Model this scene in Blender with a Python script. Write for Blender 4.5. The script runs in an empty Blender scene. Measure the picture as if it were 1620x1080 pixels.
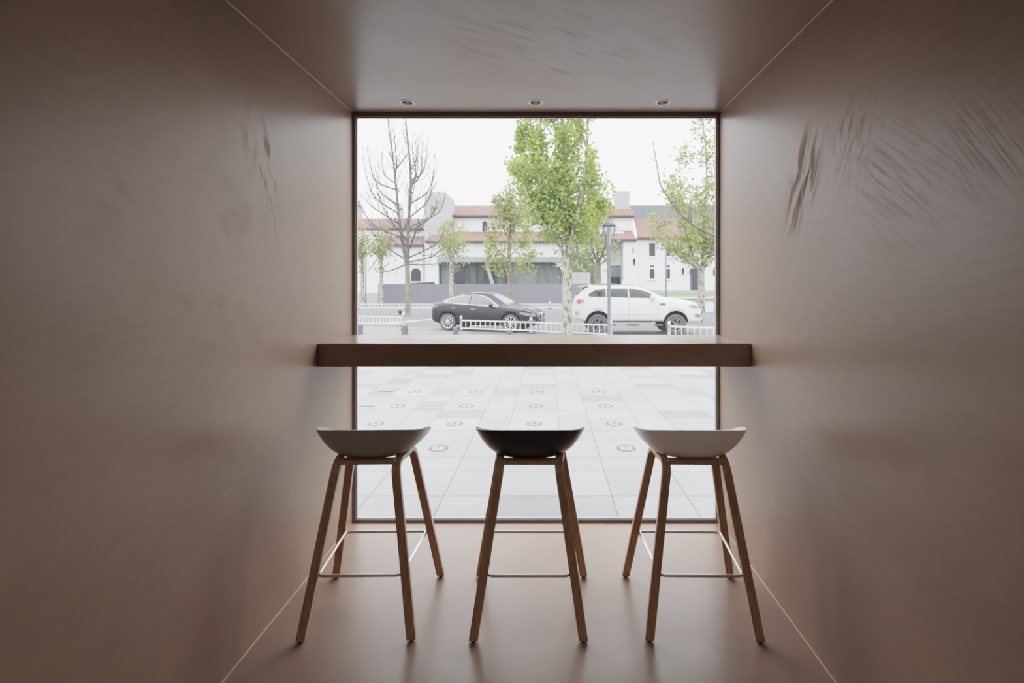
import bpy, bmesh, math, random
from mathutils import Vector, Matrix

SC = bpy.context.scene
COL = SC.collection
PI = math.pi
CAMZ, FPX, VX, VY = 1.40, 780.0, 865.0, 450.0


def P(px, py, Y):
    """world point at depth Y that the photo shows at (px, py)"""
    return Vector(((px - VX) * Y / FPX, Y, CAMZ + (VY - py) * Y / FPX))


def lin(c):
    c = c / 255.0
    return c / 12.92 if c <= 0.04045 else ((c + 0.055) / 1.055) ** 2.4


def rgb(r, g, b):
    return (lin(r), lin(g), lin(b), 1.0)


FILM = [(0, 0), (16, .005), (26, .01), (41, .02), (70, .05), (99, .1), (128, .18), (153, .3), (167, .4), (185, .6), (197, .8), (206, 1), (219, 1.5), (228, 2), (242, 4), (251, 8)]


def od(r, g, b, E=3.5):
    """albedo that shows as this colour under the overcast sky (E: how much light the surface gets)"""
    E *= 1.5 if E >= 5 else 1.22
    o = []
    for c in (r, g, b):
        for (a, va), (d, vd) in zip(FILM[:-1], FILM[1:]):
            if a <= c <= d:
                o.append(min(0.9, (va + (vd - va) * (c - a) / (d - a)) / E))
                break
    return (*o, 1.0)


# ------------------------------------------------------------------ materials
def new_mat(name):
    m = bpy.data.materials.new(name)
    m.use_nodes = True
    nt = m.node_tree
    b = nt.nodes['Principled BSDF']
    return m, nt, b


def N(nt, kind, **kw):
    n = nt.nodes.new(kind)
    for k, v in kw.items():
        setattr(n, k, v)
    return n


def mat(name, col, rough=0.6, metal=0.0, var=0.08, scale=6.0, bump=0.0, spec=0.5, coat=0.0, attr=None, attr_amt=0.5, stretch=None, emit=0.0):
    """principled material whose colour is varied by a noise (and by a per-face attribute when asked)"""
    m, nt, b = new_mat(name)
    tc = N(nt, 'ShaderNodeTexCoord')
    no = N(nt, 'ShaderNodeTexNoise')
    no.inputs['Scale'].default_value = scale
    no.inputs['Detail'].default_value = 4
    src = tc.outputs['Object']
    if stretch:
        mp = N(nt, 'ShaderNodeMapping')
        mp.inputs['Scale'].default_value = stretch
        nt.links.new(src, mp.inputs['Vector'])
        src = mp.outputs['Vector']
    nt.links.new(src, no.inputs['Vector'])
    mr = N(nt, 'ShaderNodeMapRange')
    mr.inputs['From Min'].default_value = 0.34
    mr.inputs['From Max'].default_value = 0.66
    mr.inputs['To Min'].default_value = 1 - var
    mr.inputs['To Max'].default_value = 1 + var
    nt.links.new(no.outputs['Fac'], mr.inputs['Value'])
    fac = mr.outputs['Result']
    if attr:
        at = N(nt, 'ShaderNodeAttribute', attribute_name=attr)
        m2 = N(nt, 'ShaderNodeMath', operation='MULTIPLY')
        mr2 = N(nt, 'ShaderNodeMapRange')
        mr2.inputs['To Min'].default_value = 1 - attr_amt
        mr2.inputs['To Max'].default_value = 1 + attr_amt
        nt.links.new(at.outputs['Fac'], mr2.inputs['Value'])
        nt.links.new(fac, m2.inputs[0])
        nt.links.new(mr2.outputs['Result'], m2.inputs[1])
        fac = m2.outputs[0]
    vm = N(nt, 'ShaderNodeVectorMath', operation='SCALE')
    vm.inputs[0].default_value = col[:3]
    nt.links.new(fac, vm.inputs['Scale'])
    nt.links.new(vm.outputs['Vector'], b.inputs['Base Color'])
    b.inputs['Roughness'].default_value = rough
    b.inputs['Metallic'].default_value = metal
    b.inputs['Specular IOR Level'].default_value = spec
    if coat:
        b.inputs['Coat Weight'].default_value = coat
        b.inputs['Coat Roughness'].default_value = 0.08
    if bump:
        bu = N(nt, 'ShaderNodeBump')
        bu.inputs['Strength'].default_value = bump
        bu.inputs['Distance'].default_value = 0.02
        nt.links.new(no.outputs['Fac'], bu.inputs['Height'])
        nt.links.new(bu.outputs['Normal'], b.inputs['Normal'])
    return m


def plaster(name, col, rough=0.4, scuffs=(), spec=0.16):
    """troweled microcement: cloudy colour, sheen that varies, faint trowel relief; scuffs are dull patches at (centre, radii, angle)"""
    m, nt, b = new_mat(name)
    L = nt.links.new
    tc = N(nt, 'ShaderNodeTexCoord')
    big = N(nt, 'ShaderNodeTexNoise')
    big.inputs['Scale'].default_value = 1.3
    big.inputs['Detail'].default_value = 3
    big.inputs['Distortion'].default_value = 0.0
    L(tc.outputs['Object'], big.inputs['Vector'])
    mp = N(nt, 'ShaderNodeMapping')
    mp.inputs['Scale'].default_value = (1.6, 1.6, 5.0)
    mp.inputs['Rotation'].default_value = (0.7, 0.4, 0.5)
    L(tc.outputs['Object'], mp.inputs['Vector'])
    fine = N(nt, 'ShaderNodeTexNoise')
    fine.inputs['Scale'].default_value = 9
    fine.inputs['Detail'].default_value = 4
    fine.inputs['Distortion'].default_value = 0.0
    L(mp.outputs['Vector'], fine.inputs['Vector'])
    mr = N(nt, 'ShaderNodeMapRange', interpolation_type='SMOOTHSTEP')
    mr.inputs['From Min'].default_value, mr.inputs['From Max'].default_value = 0.22, 0.78
    mr.inputs['To Min'].default_value, mr.inputs['To Max'].default_value = 0.86, 1.12
    L(big.outputs['Fac'], mr.inputs['Value'])
    mr2 = N(nt, 'ShaderNodeMapRange')
    mr2.inputs['From Min'].default_value, mr2.inputs['From Max'].default_value = 0.3, 0.7
    mr2.inputs['To Min'].default_value, mr2.inputs['To Max'].default_value = 0.96, 1.04
    L(fine.outputs['Fac'], mr2.inputs['Value'])
    mu = N(nt, 'ShaderNodeMath', operation='MULTIPLY')
    L(mr.outputs['Result'], mu.inputs[0])
    L(mr2.outputs['Result'], mu.inputs[1])
    vm = N(nt, 'ShaderNodeVectorMath', operation='SCALE')
    vm.inputs[0].default_value = col[:3]
    L(mu.outputs[0], vm.inputs['Scale'])
    csock = mu.outputs[0]
    L(vm.outputs['Vector'], b.inputs['Base Color'])
    ro = N(nt, 'ShaderNodeMapRange', interpolation_type='SMOOTHSTEP')
    ro.inputs['From Min'].default_value, ro.inputs['From Max'].default_value = 0.22, 0.78
    ro.inputs['To Min'].default_value, ro.inputs['To Max'].default_value = rough - 0.06, rough + 0.10
    L(big.outputs['Fac'], ro.inputs['Value'])
    rsock = ro.outputs['Result']
    hsock = fine.outputs['Fac']
    for (cen, rad, rot, stre, thr, amp) in scuffs:
        mq = N(nt, 'ShaderNodeMapping', vector_type='TEXTURE')
        mq.inputs['Location'].default_value = cen
        mq.inputs['Rotation'].default_value = rot
        mq.inputs['Scale'].default_value = rad
        L(tc.outputs['Object'], mq.inputs['Vector'])
        ln = N(nt, 'ShaderNodeVectorMath', operation='LENGTH')
        L(mq.outputs['Vector'], ln.inputs[0])
        fall = N(nt, 'ShaderNodeMapRange')
        fall.inputs['From Min'].default_value, fall.inputs['From Max'].default_value = 1.0, 0.3
        L(ln.outputs['Value'], fall.inputs['Value'])
        ms = N(nt, 'ShaderNodeMapping')
        ms.inputs['Scale'].default_value = stre
        L(mq.outputs['Vector'], ms.inputs['Vector'])
        ns = N(nt, 'ShaderNodeTexNoise')
        ns.inputs['Scale'].default_value = 1.0
        ns.inputs['Detail'].default_value = 5
        ns.inputs['Distortion'].default_value = 0.6
        L(ms.outputs['Vector'], ns.inputs['Vector'])
        th = N(nt, 'ShaderNodeMapRange')
        th.inputs['From Min'].default_value, th.inputs['From Max'].default_value = thr, thr + 0.12
        L(ns.outputs['Fac'], th.inputs['Value'])
        k = N(nt, 'ShaderNodeMath', operation='MULTIPLY')
        L(fall.outputs['Result'], k.inputs[0])
        L(th.outputs['Result'], k.inputs[1])
        k2 = N(nt, 'ShaderNodeMath', operation='MULTIPLY_ADD')
        k2.inputs[1].default_value = amp
        L(k.outputs[0], k2.inputs[0])
        L(rsock, k2.inputs[2])
        rsock = k2.outputs[0]
        k3 = N(nt, 'ShaderNodeMath', operation='MULTIPLY_ADD')
        k3.inputs[1].default_value = -0.02
        L(k.outputs[0], k3.inputs[0])
        L(hsock, k3.inputs[2])
        hsock = k3.outputs[0]
        k4 = N(nt, 'ShaderNodeMath', operation='MULTIPLY_ADD')     # rubbed strokes: base colour darkened to stand for their missing sheen
        k4.inputs[1].default_value = -0.75 * amp
        k4.inputs[2].default_value = 1.0
        L(k.outputs[0], k4.inputs[0])
        k5 = N(nt, 'ShaderNodeMath', operation='MULTIPLY')
        L(k4.outputs[0], k5.inputs[0])
        L(csock, k5.inputs[1])
        csock = k5.outputs[0]
    L(csock, vm.inputs['Scale'])
    L(rsock, b.inputs['Roughness'])
    b.inputs['Specular IOR Level'].default_value = spec
    bu = N(nt, 'ShaderNodeBump')
    bu.inputs['Strength'].default_value = 0.05
    bu.inputs['Distance'].default_value = 0.01
    L(hsock, bu.inputs['Height'])
    L(bu.outputs['Normal'], b.inputs['Normal'])
    return m


def wood_mat(name, col):
    m, nt, b = new_mat(name)
    L = nt.links.new
    tc = N(nt, 'ShaderNodeTexCoord')
    mp = N(nt, 'ShaderNodeMapping')
    mp.inputs['Scale'].default_value = (60, 60, 3)
    L(tc.outputs['Object'], mp.inputs['Vector'])
    no = N(nt, 'ShaderNodeTexNoise')
    no.inputs['Scale'].default_value = 1.5
    no.inputs['Detail'].default_value = 6
    L(mp.outputs['Vector'], no.inputs['Vector'])
    cr = N(nt, 'ShaderNodeValToRGB')
    cr.color_ramp.elements[0].position = 0.3
    cr.color_ramp.elements[0].color = (col[0] * 0.72, col[1] * 0.68, col[2] * 0.64, 1)
    cr.color_ramp.elements[1].position = 0.7
    cr.color_ramp.elements[1].color = (col[0] * 1.12, col[1] * 1.12, col[2] * 1.12, 1)
    L(no.outputs['Fac'], cr.inputs['Fac'])
    L(cr.outputs['Color'], b.inputs['Base Color'])
    b.inputs['Roughness'].default_value = 0.42
    return m


def leaf_mat(name, col):
    m = bpy.data.materials.new(name)
    m.use_nodes = True
    nt = m.node_tree
    L = nt.links.new
    nt.nodes.remove(nt.nodes['Principled BSDF'])
    out = nt.nodes['Material Output']
    at = N(nt, 'ShaderNodeAttribute', attribute_name='var')
    cr = N(nt, 'ShaderNodeValToRGB')
    cr.color_ramp.elements[0].color = (col[0] * 0.5, col[1] * 0.6, col[2] * 0.55, 1)
    cr.color_ramp.elements[1].color = (min(1, col[0] * 1.5), min(1, col[1] * 1.3), col[2] * 1.2, 1)
    L(at.outputs['Fac'], cr.inputs['Fac'])
    di = N(nt, 'ShaderNodeBsdfDiffuse')
    tr = N(nt, 'ShaderNodeBsdfTranslucent')
    L(cr.outputs['Color'], di.inputs['Color'])
    L(cr.outputs['Color'], tr.inputs['Color'])
    mx = N(nt, 'ShaderNodeMixShader')
    mx.inputs['Fac'].default_value = 0.45
    L(di.outputs[0], mx.inputs[1])
    L(tr.outputs[0], mx.inputs[2])
    L(mx.outputs[0], out.inputs['Surface'])
    return m


def bark_mat(name):
    """plane bark: pale cream with olive and grey-brown flakes"""
    m, nt, b = new_mat(name)
    L = nt.links.new
    tc = N(nt, 'ShaderNodeTexCoord')
    mp = N(nt, 'ShaderNodeMapping')
    mp.inputs['Scale'].default_value = (1, 1, 0.45)
    L(tc.outputs['Object'], mp.inputs['Vector'])
    no = N(nt, 'ShaderNodeTexNoise')
    no.inputs['Scale'].default_value = 5.5
    no.inputs['Detail'].default_value = 3
    L(mp.outputs['Vector'], no.inputs['Vector'])
    cr = N(nt, 'ShaderNodeValToRGB')
    e = cr.color_ramp.elements
    e[0].position, e[0].color = 0.40, od(150, 140, 118, 3.3)
    e[1].position, e[1].color = 0.66, od(150, 146, 140, 3.3)
    for pos, c in ((0.45, od(190, 184, 162, 3.3)), (0.48, od(210, 208, 200, 3.3)), (0.58, od(212, 211, 206, 3.3)), (0.61, od(178, 172, 160, 3.3))):
        k = e.new(pos)
        k.color = c
    L(no.outputs['Fac'], cr.inputs['Fac'])
    L(cr.outputs['Color'], b.inputs['Base Color'])
    b.inputs['Roughness'].default_value = 0.9
    b.inputs['Specular IOR Level'].default_value = 0.2
    return m


def pane_mat(name, veil=0.03):
    m = bpy.data.materials.new(name)
    m.use_nodes = True
    nt = m.node_tree
    L = nt.links.new
    nt.nodes.remove(nt.nodes['Principled BSDF'])
    out = nt.nodes['Material Output']
    tr = N(nt, 'ShaderNodeBsdfTransparent')
    gl = N(nt, 'ShaderNodeBsdfGlossy')
    gl.inputs['Roughness'].default_value = 0.01
    lw = N(nt, 'ShaderNodeLayerWeight')
    lw.inputs['Blend'].default_value = 0.5
    pw = N(nt, 'ShaderNodeMath', operation='POWER')
    pw.inputs[1].default_value = 5.0
    L(lw.outputs['Facing'], pw.inputs[0])
    fr = N(nt, 'ShaderNodeMapRange')
    fr.inputs['To Min'].default_value = 0.045
    L(pw.outputs[0], fr.inputs['Value'])
    mx = N(nt, 'ShaderNodeMixShader')
    L(fr.outputs[0], mx.inputs['Fac'])
    L(tr.outputs[0], mx.inputs[1])
    L(gl.outputs[0], mx.inputs[2])
    # added veil: a translucent layer imitates glare haze over the view outside
    haze = N(nt, 'ShaderNodeBsdfTranslucent')
    tc = N(nt, 'ShaderNodeTexCoord')
    no = N(nt, 'ShaderNodeTexNoise')
    no.inputs['Scale'].default_value = 2.0
    L(tc.outputs['Object'], no.inputs['Vector'])
    mr = N(nt, 'ShaderNodeMapRange')
    mr.inputs['To Min'].default_value = veil * 0.85
    mr.inputs['To Max'].default_value = veil * 1.15
    L(no.outputs['Fac'], mr.inputs['Value'])
    haze.inputs['Color'].default_value = (0.95, 0.97, 1.0, 1)
    m2 = N(nt, 'ShaderNodeMixShader')
    L(mr.outputs['Result'], m2.inputs['Fac'])
    L(mx.outputs[0], m2.inputs[1])
    L(haze.outputs[0], m2.inputs[2])
    L(m2.outputs[0], out.inputs['Surface'])
    return m


CLAY = (0.210, 0.138, 0.102, 1)
wall_R = 1.018
M = {}
M['wall_l'] = plaster('clay_plaster_wall', CLAY, 0.35, [
    ((-1.143, 2.0, 1.85), (0.2, 0.16, 0.36), (0.25, 0, 0), (1, 5, 2.2), 0.54, 0.3),
    ((-1.143, 1.7, 1.4), (0.2, 0.5, 0.7), (0.5, 0, 0), (1, 3, 3), 0.56, 0.12)])
M['wall_r'] = plaster('clay_plaster_scuffed', CLAY, 0.35, [
    ((1.018, 1.97, 1.80), (0.2, 0.14, 0.27), (0.38, 0, 0), (1, 4.2, 1.3), 0.47, 0.5),
    ((1.018, 1.13, 1.74), (0.2, 0.17, 0.21), (-0.62, 0, 0), (1, 30, 1.0), 0.50, 0.22),
    ((1.018, 1.42, 1.70), (0.2, 0.28, 0.30), (-0.9, 0, 0), (1, 30, 2.0), 0.50, 0.15),
    ((1.018, 1.65, 1.88), (0.2, 0.22, 0.22), (0.3, 0, 0), (1, 16, 3.0), 0.50, 0.16)])
M['ceil'] = plaster('clay_plaster_ceiling', CLAY, 0.34, [
    ((0.1, 2.15, 2.413), (0.8, 0.5, 0.2), (0, 0, 0.6), (3, 22, 1), 0.52, 0.14)], 0.42)
M['floor'] = plaster('clay_microcement_floor', (0.225, 0.148, 0.111, 1), 0.29, (), 0.22)
M['counter'] = plaster('clay_counter', CLAY, 0.22, (), 0.5)
M['room'] = plaster('dim_room_plaster', (0.20, 0.165, 0.14, 1), 0.5)
M['bead'] = mat('sealant_bead', rgb(158, 124, 104), 0.6)
M['bronze'] = mat('bronze_frame', rgb(128, 118, 112), 0.45, 0.1)
M['gasket'] = mat('grey_gasket', rgb(150, 150, 156), 0.5, 0.2)
M['pane'] = pane_mat('window_glass', 0.010)
M['wood'] = wood_mat('walnut_wood', (0.42, 0.265, 0.17))
M['steel'] = mat('satin_steel', (0.62, 0.58, 0.54, 1), 0.28, 1.0, 0.03)
M['glide'] = mat('dark_glide', rgb(50, 45, 42), 0.6)
M['shell_grey'] = mat('light_grey_shell', rgb(150, 146, 144), 0.42, var=0.02)
M['shell_white'] = mat('white_shell', rgb(242, 240, 239), 0.42, var=0.02)
M['shell_black'] = mat('black_shell', rgb(36, 38, 46), 0.36, var=0.05)
M['white_trim'] = mat('white_trim', rgb(238, 234, 228), 0.35)
M['reflector'] = mat('lamp_reflector', rgb(190, 180, 170), 0.25, 0.6)
M['lamp_lens'] = mat('lamp_lens', rgb(120, 105, 92), 0.2)
# outdoors
M['stone'] = mat('plaza_stone', (0.160, 0.165, 0.165, 1), 0.7, var=0.05, scale=3.0, attr='var', attr_amt=0.40, bump=0.05)
M['grout'] = mat('plaza_joint', od(175, 178, 178, 6), 0.9)
M['ground'] = mat('pale_ground', od(205, 207, 210, 6), 0.9, var=0.08, scale=0.8)
M['brick_pave'] = mat('beige_pavers', od(206, 202, 194, 6), 0.9, var=0.16, scale=2.5)
M['asphalt'] = mat('worn_asphalt', od(176, 178, 181, 6), 0.9, var=0.06, scale=2.0)
M['line'] = mat('painted_line', rgb(225, 225, 222), 0.8)
M['villa'] = mat('white_render', (0.68, 0.68, 0.68, 1), 0.9, var=0.03, scale=0.6)
M['villa_grey'] = mat('grey_render', (0.28, 0.292, 0.292, 1), 0.9, var=0.06, scale=0.6)
M['soffit'] = mat('grey_soffit', od(182, 185, 187, 2.6), 0.9)
M['roof'] = mat('clay_roof_tile', od(201, 172, 162, 5), 0.9, var=0.3, scale=5.0, spec=0.2)
M['slate'] = mat('slate_roof_tile', od(132, 137, 146, 5), 0.8, var=0.25, scale=4.0, spec=0.2)
M['eave'] = mat('brown_eave', od(112, 106, 104, 3), 0.8, spec=0.2)
M['dark_glass'] = mat('dark_window_glass', od(92, 96, 106, 3.5), 0.3, var=0.2, scale=1.0, spec=0.2)
M['shop_glass'] = mat('sheeted_shop_glass', od(118, 125, 125, 3.0), 0.4, var=0.6, scale=1.0, spec=0.2, stretch=(1.6, 1, 0.25))
M['shop_glass2'] = mat('pale_sheeted_glass', od(152, 160, 156, 3.0), 0.4, var=0.3, scale=1.0, spec=0.2, stretch=(1.6, 1, 0.25))
M['hoarding'] = mat('lilac_grey_hoarding', od(174, 173, 179, 3.5), 0.8, var=0.03, spec=0.2)
M['grass'] = mat('lawn_green', od(168, 202, 125, 5), 0.9, var=0.3, scale=8)
M['low_wall'] = mat('tan_low_wall', od(204, 197, 188, 3.5), 0.9)
M['bark'] = bark_mat('mottled_bark')
M['bark_mid'] = mat('beige_bark', od(180, 172, 158, 3.3), 0.9, var=0.35, scale=3.0, bump=0.3, spec=0.2)
M['bark_dark'] = mat('grey_bark', od(152, 149, 143, 3.3), 0.9, var=0.4, scale=3.0, bump=0.3, spec=0.2)
M['leaf'] = leaf_mat('spring_leaf', (0.225, 0.315, 0.07))
M['leaf_y'] = leaf_mat('yellow_green_leaf', (0.25, 0.28, 0.10))
M['hedge'] = mat('hedge_green', od(110, 132, 92, 3), 0.9, var=0.5, scale=3)
M['lamp_ring'] = mat('ring_metal', od(165, 168, 176, 6), 0.5, 0.0)
M['lens_out'] = mat('walk_over_lens', od(222, 224, 226, 6), 0.4)
M['barrier'] = mat('white_barrier_paint', (0.66, 0.665, 0.675, 1), 0.5, var=0.02)
M['rubber'] = mat('dark_rubber_base', od(120, 122, 126, 5), 0.8)
M['lamp_grey'] = mat('blue_grey_paint', od(148, 158, 168, 3.3), 0.5, spec=0.3)
M['lamp_dark'] = mat('slate_lamp_hat', od(118, 125, 135, 4.5), 0.5, spec=0.3)
M['frost'] = mat('frosted_lantern', od(180, 190, 192, 3.0), 0.4)
M['bollard'] = mat('grey_bollard_stone', od(152, 154, 162, 4), 0.85, var=0.1)
M['black_iron'] = mat('black_iron', od(80, 82, 88, 4), 0.6, spec=0.3)
M['paint_black'] = mat('black_car_paint', (0.008, 0.0085, 0.0095, 1), 0.26, 0.0, spec=0.22, var=0.02)
M['paint_white'] = mat('white_car_paint', (0.64, 0.645, 0.655, 1), 0.3, 0.0, var=0.01)
M['car_glass'] = mat('tinted_car_glass', (0.012, 0.014, 0.015, 1), 0.1, var=0.4, scale=3, spec=0.2)
M['car_glass_pale'] = mat('sky_toned_car_glass', (0.06, 0.068, 0.07, 1), 0.05, var=0.3, scale=2)  # paler base colour puts the sky's reflection into the black car's glass
M['chrome'] = mat('chrome_trim', (0.85, 0.86, 0.88, 1), 0.12, 1.0)
M['tyre'] = mat('tyre_rubber', (0.035, 0.036, 0.038, 1), 0.85)
M['well'] = mat('wheel_well_black', (0.014, 0.014, 0.015, 1), 0.9)
M['rim'] = mat('alloy_rim', (0.6, 0.6, 0.62, 1), 0.3, 0.7)
M['rim_dark'] = mat('dark_alloy_rim', (0.16, 0.165, 0.17, 1), 0.4, 0.5)
M['red_lamp'] = mat('red_tail_lens', (0.55, 0.03, 0.035, 1), 0.2, coat=0.3)
M['head_lamp'] = mat('clear_head_lens', od(176, 181, 186, 3.5), 0.15, var=0.4, scale=12)
M['plastic'] = mat('black_plastic', (0.03, 0.031, 0.033, 1), 0.6)
M['plate_blue'] = mat('blue_number_plate', (0.02, 0.05, 0.22, 1), 0.4)
M['silver'] = mat('silver_step', od(200, 202, 205, 3.5), 0.5, 0.0)


# ------------------------------------------------------------------ mesh builder
class MB:
    def __init__(s):
        s.v, s.f, s.sm, s.var = [], [], [], []

    def add(s, verts, faces, smooth=False, var=None):
        o = len(s.v)
        s.v += [tuple(v) for v in verts]
        for f in faces:
            s.f.append([i + o for i in f])
            s.sm.append(smooth)
            s.var.append(0.5 if var is None else var)

    def box(s, x0, x1, y0, y1, z0, z1, var=None):
        s.hexa([(x0, y0, z0), (x1, y0, z0), (x1, y1, z0), (x0, y1, z0), (x0, y0, z1), (x1, y0, z1), (x1, y1, z1), (x0, y1, z1)], var)

    def hexa(s, v, var=None):
        s.add(v, [(3, 2, 1, 0), (4, 5, 6, 7), (0, 1, 5, 4), (1, 2, 6, 5), (2, 3, 7, 6), (3, 0, 4, 7)], False, var)

    def tube(s, pts, rad, n=8, caps=True, smooth=True):
        pts = [Vector(p) for p in pts]
        if not isinstance(rad, (list, tuple)):
            rad = [rad] * len(pts)
        rings, u = [], None
        for i, p in enumerate(pts):
            t = (pts[min(i + 1, len(pts) - 1)] - pts[max(i - 1, 0)])
            if t.length < 1e-9:
                t = Vector((0, 0, 1))
            t.normalize()
            if u is None:
                a = Vector((1, 0, 0)) if abs(t.x) < 0.8 else Vector((0, 1, 0))
                u = (a - t * a.dot(t)).normalized()
            else:
                u = (u - t * u.dot(t))
                u = u.normalized() if u.length > 1e-6 else t.orthogonal().normalized()
            w = t.cross(u)
            rings.append([p + (u * math.cos(k * 2 * PI / n) + w * math.sin(k * 2 * PI / n)) * rad[i] for k in range(n)])
        vs = [v for r in rings for v in r]
        fs = []
        for i in range(len(rings) - 1):
            for k in range(n):
                fs.append((i * n + k, i * n + (k + 1) % n, (i + 1) * n + (k + 1) % n, (i + 1) * n + k))
        s.add(vs, fs, smooth)
        if caps:
            s.add(rings[0], [tuple(reversed(range(n)))])
            s.add(rings[-1], [tuple(range(n))])

    def ring_tube(s, pts, r, n=8):
        """closed tube"""
        pts = [Vector(p) for p in pts]
        m = len(pts)
        vs, fs = [], []
        c = sum(pts, Vector()) / m
        nrm = (pts[0] - c).cross(pts[m // 4] - c).normalized()
        for i, p in enumerate(pts):
            t = (pts[(i + 1) % m] - pts[i - 1]).normalized()
            u = t.cross(nrm).normalized()
            for k in range(n):
                a = k * 2 * PI / n
                vs.append(p + (u * math.cos(a) + nrm * math.sin(a)) * r)
        for i in range(m):
            for k in range(n):
                j = (i + 1) % m
                fs.append((i * n + k, i * n + (k + 1) % n, j * n + (k + 1) % n, j * n + k))
        s.add(vs, fs, True)

    def lathe(s, prof, cen=(0, 0, 0), n=24, axis='z', smooth=True, capa=False, capb=False):
        cx, cy, cz = cen
        vs, fs = [], []
        for r, h in prof:
            for k in range(n):
                a = k * 2 * PI / n
                c, d = r * math.cos(a), r * math.sin(a)
                vs.append((cx + c, cy + d, cz + h) if axis == 'z' else (cx + c, cy + h, cz - d) if axis == 'y' else (cx + h, cy + c, cz + d))
        for i in range(len(prof) - 1):
            for k in range(n):
                fs.append((i * n + k, i * n + (k + 1) % n, (i + 1) * n + (k + 1) % n, (i + 1) * n + k))
        s.add(vs, fs, smooth)
        if capa:
            s.add(vs[:n], [tuple(reversed(range(n)))])
        if capb:
            s.add(vs[-n:], [tuple(range(n))])

    def prism(s, poly, y0, y1, hole=None):
        """polygon in (x, z), extruded along y"""
        n = len(poly)
        v = [(x, y0, z) for x, z in poly] + [(x, y1, z) for x, z in poly]
        f = [tuple(range(n)), tuple(reversed(range(n, 2 * n)))]
        f += [(i, i + n, (i + 1) % n + n, (i + 1) % n) for i in range(n)]
        s.add(v, f)

    def grid(s, fn, nu, nv, smooth=True):
        vs = [fn(i / nu, j / nv) for j in range(nv + 1) for i in range(nu + 1)]
        w = nu + 1
        s.add(vs, [(j * w + i, j * w + i + 1, (j + 1) * w + i + 1, (j + 1) * w + i) for j in range(nv) for i in range(nu)], smooth)

    def build(s, name, material, parent=None, bevel=0, off=None, weld=False, recalc=True):
        me = bpy.data.meshes.new(name)
        vs = s.v
        if off is not None:
            vs = [(x - off[0], y - off[1], z - off[2]) for x, y, z in vs]
        me.from_pydata(vs, [], s.f)
        me.polygons.foreach_set('use_smooth', s.sm)
        if any(x != 0.5 for x in s.var):
            at = me.attributes.new('var', 'FLOAT', 'FACE')
            at.data.foreach_set('value', s.var)
        if recalc or weld:
            bm = bmesh.new()
            bm.from_mesh(me)
            if weld:
                bmesh.ops.remove_doubles(bm, verts=bm.verts, dist=1e-5)
            if recalc:
                bmesh.ops.recalc_face_normals(bm, faces=bm.faces)
            bm.to_mesh(me)
            bm.free()
        me.materials.append(material)
        me.update()
        o = bpy.data.objects.new(name, me)
        COL.objects.link(o)
        if parent is not None:
            o.parent = parent
        if bevel:
            b = o.modifiers.new('edge', 'BEVEL')
            b.width = bevel
            b.segments = 2
            b.limit_method = 'ANGLE'
        return o


def tag(o, label, cat, group=None, kind=None):
    o['label'] = label
    o['category'] = cat
    if group:
        o['group'] = group
    if kind:
        o['kind'] = kind
    return o


def thing(name, label, cat, loc=(0, 0, 0), rotz=0.0, group=None):
    o = bpy.data.objects.new(name, None)
    o.empty_display_size = 0.1
    COL.objects.link(o)
    o.location = loc
    o.rotation_euler = (0, 0, rotz)
    return tag(o, label, cat, group)


def struct(o, label=None, cat=None):
    o['kind'] = 'structure'
    if label:
        tag(o, label, cat)
    return o


def copy_tree(o, parent=None):
    c = o.copy()
    COL.objects.link(c)
    if parent is not None:
        c.parent = parent
    for ch in list(o.children):
        copy_tree(ch, c)
    return c


# ------------------------------------------------------------------ the room
XL, XR, YW, ZC, YB = -1.143, wall_R, 2.904, 2.413, -3.2
T = 0.14
YN = 0.95           # the niche starts here; behind it lies the larger room
RXL, RXR, RZ = -4.2, 4.2, 3.1
m = MB(); m.box(XL - T, XL, YN, YW + 0.03, -0.1, ZC + 0.1)
struct(m.build('wall_left', M['wall_l']), 'bare clay-brown plaster wall beside the light grey stool', 'wall')
m = MB(); m.box(XR, XR + T, YN, YW + 0.03, -0.1, ZC + 0.1)
struct(m.build('wall_right', M['wall_r']), 'clay-brown plaster wall with trowel scuffs beside the white stool', 'wall')
m = MB(); m.box(RXL - T, RXR + T, YB - T, YB, -0.1, RZ + 0.1)
struct(m.build('wall_back', M['room']), 'plain clay plaster wall closing the room behind the viewer', 'wall')
m = MB(); m.box(RXL - T, RXL, YB, YN + T, -0.1, RZ + 0.1)
struct(m.build('wall_room_left', M['room']), 'side wall of the dim room on the grey stool side', 'wall')
m = MB(); m.box(RXR, RXR + T, YB, YN + T, -0.1, RZ + 0.1)
struct(m.build('wall_room_right', M['room']), 'side wall of the dim room on the white stool side', 'wall')
m = MB(); m.box(RXL, XL - T, YN, YN + T, -0.1, RZ); m.box(XR + T, RXR, YN, YN + T, -0.1, RZ); m.box(XL - T, XR + T, YN, YN + T, ZC + 0.1, RZ)
struct(m.build('wall_front', M['room']), 'room wall pierced by the mouth of the window niche', 'wall')
m = MB(); m.box(RXL, RXR, YB, YN, RZ, RZ + 0.1)
struct(m.build('ceiling_room', M['room']), 'ceiling of the dim room behind the viewer', 'ceiling')
m = MB(); m.box(XL, XR, YN, YW + 0.03, -0.1, 0); m.box(RXL, RXR, YB, YN, -0.1, 0)
struct(m.build('floor', M['floor']), 'smooth clay-brown microcement floor under the stools', 'floor')

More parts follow.
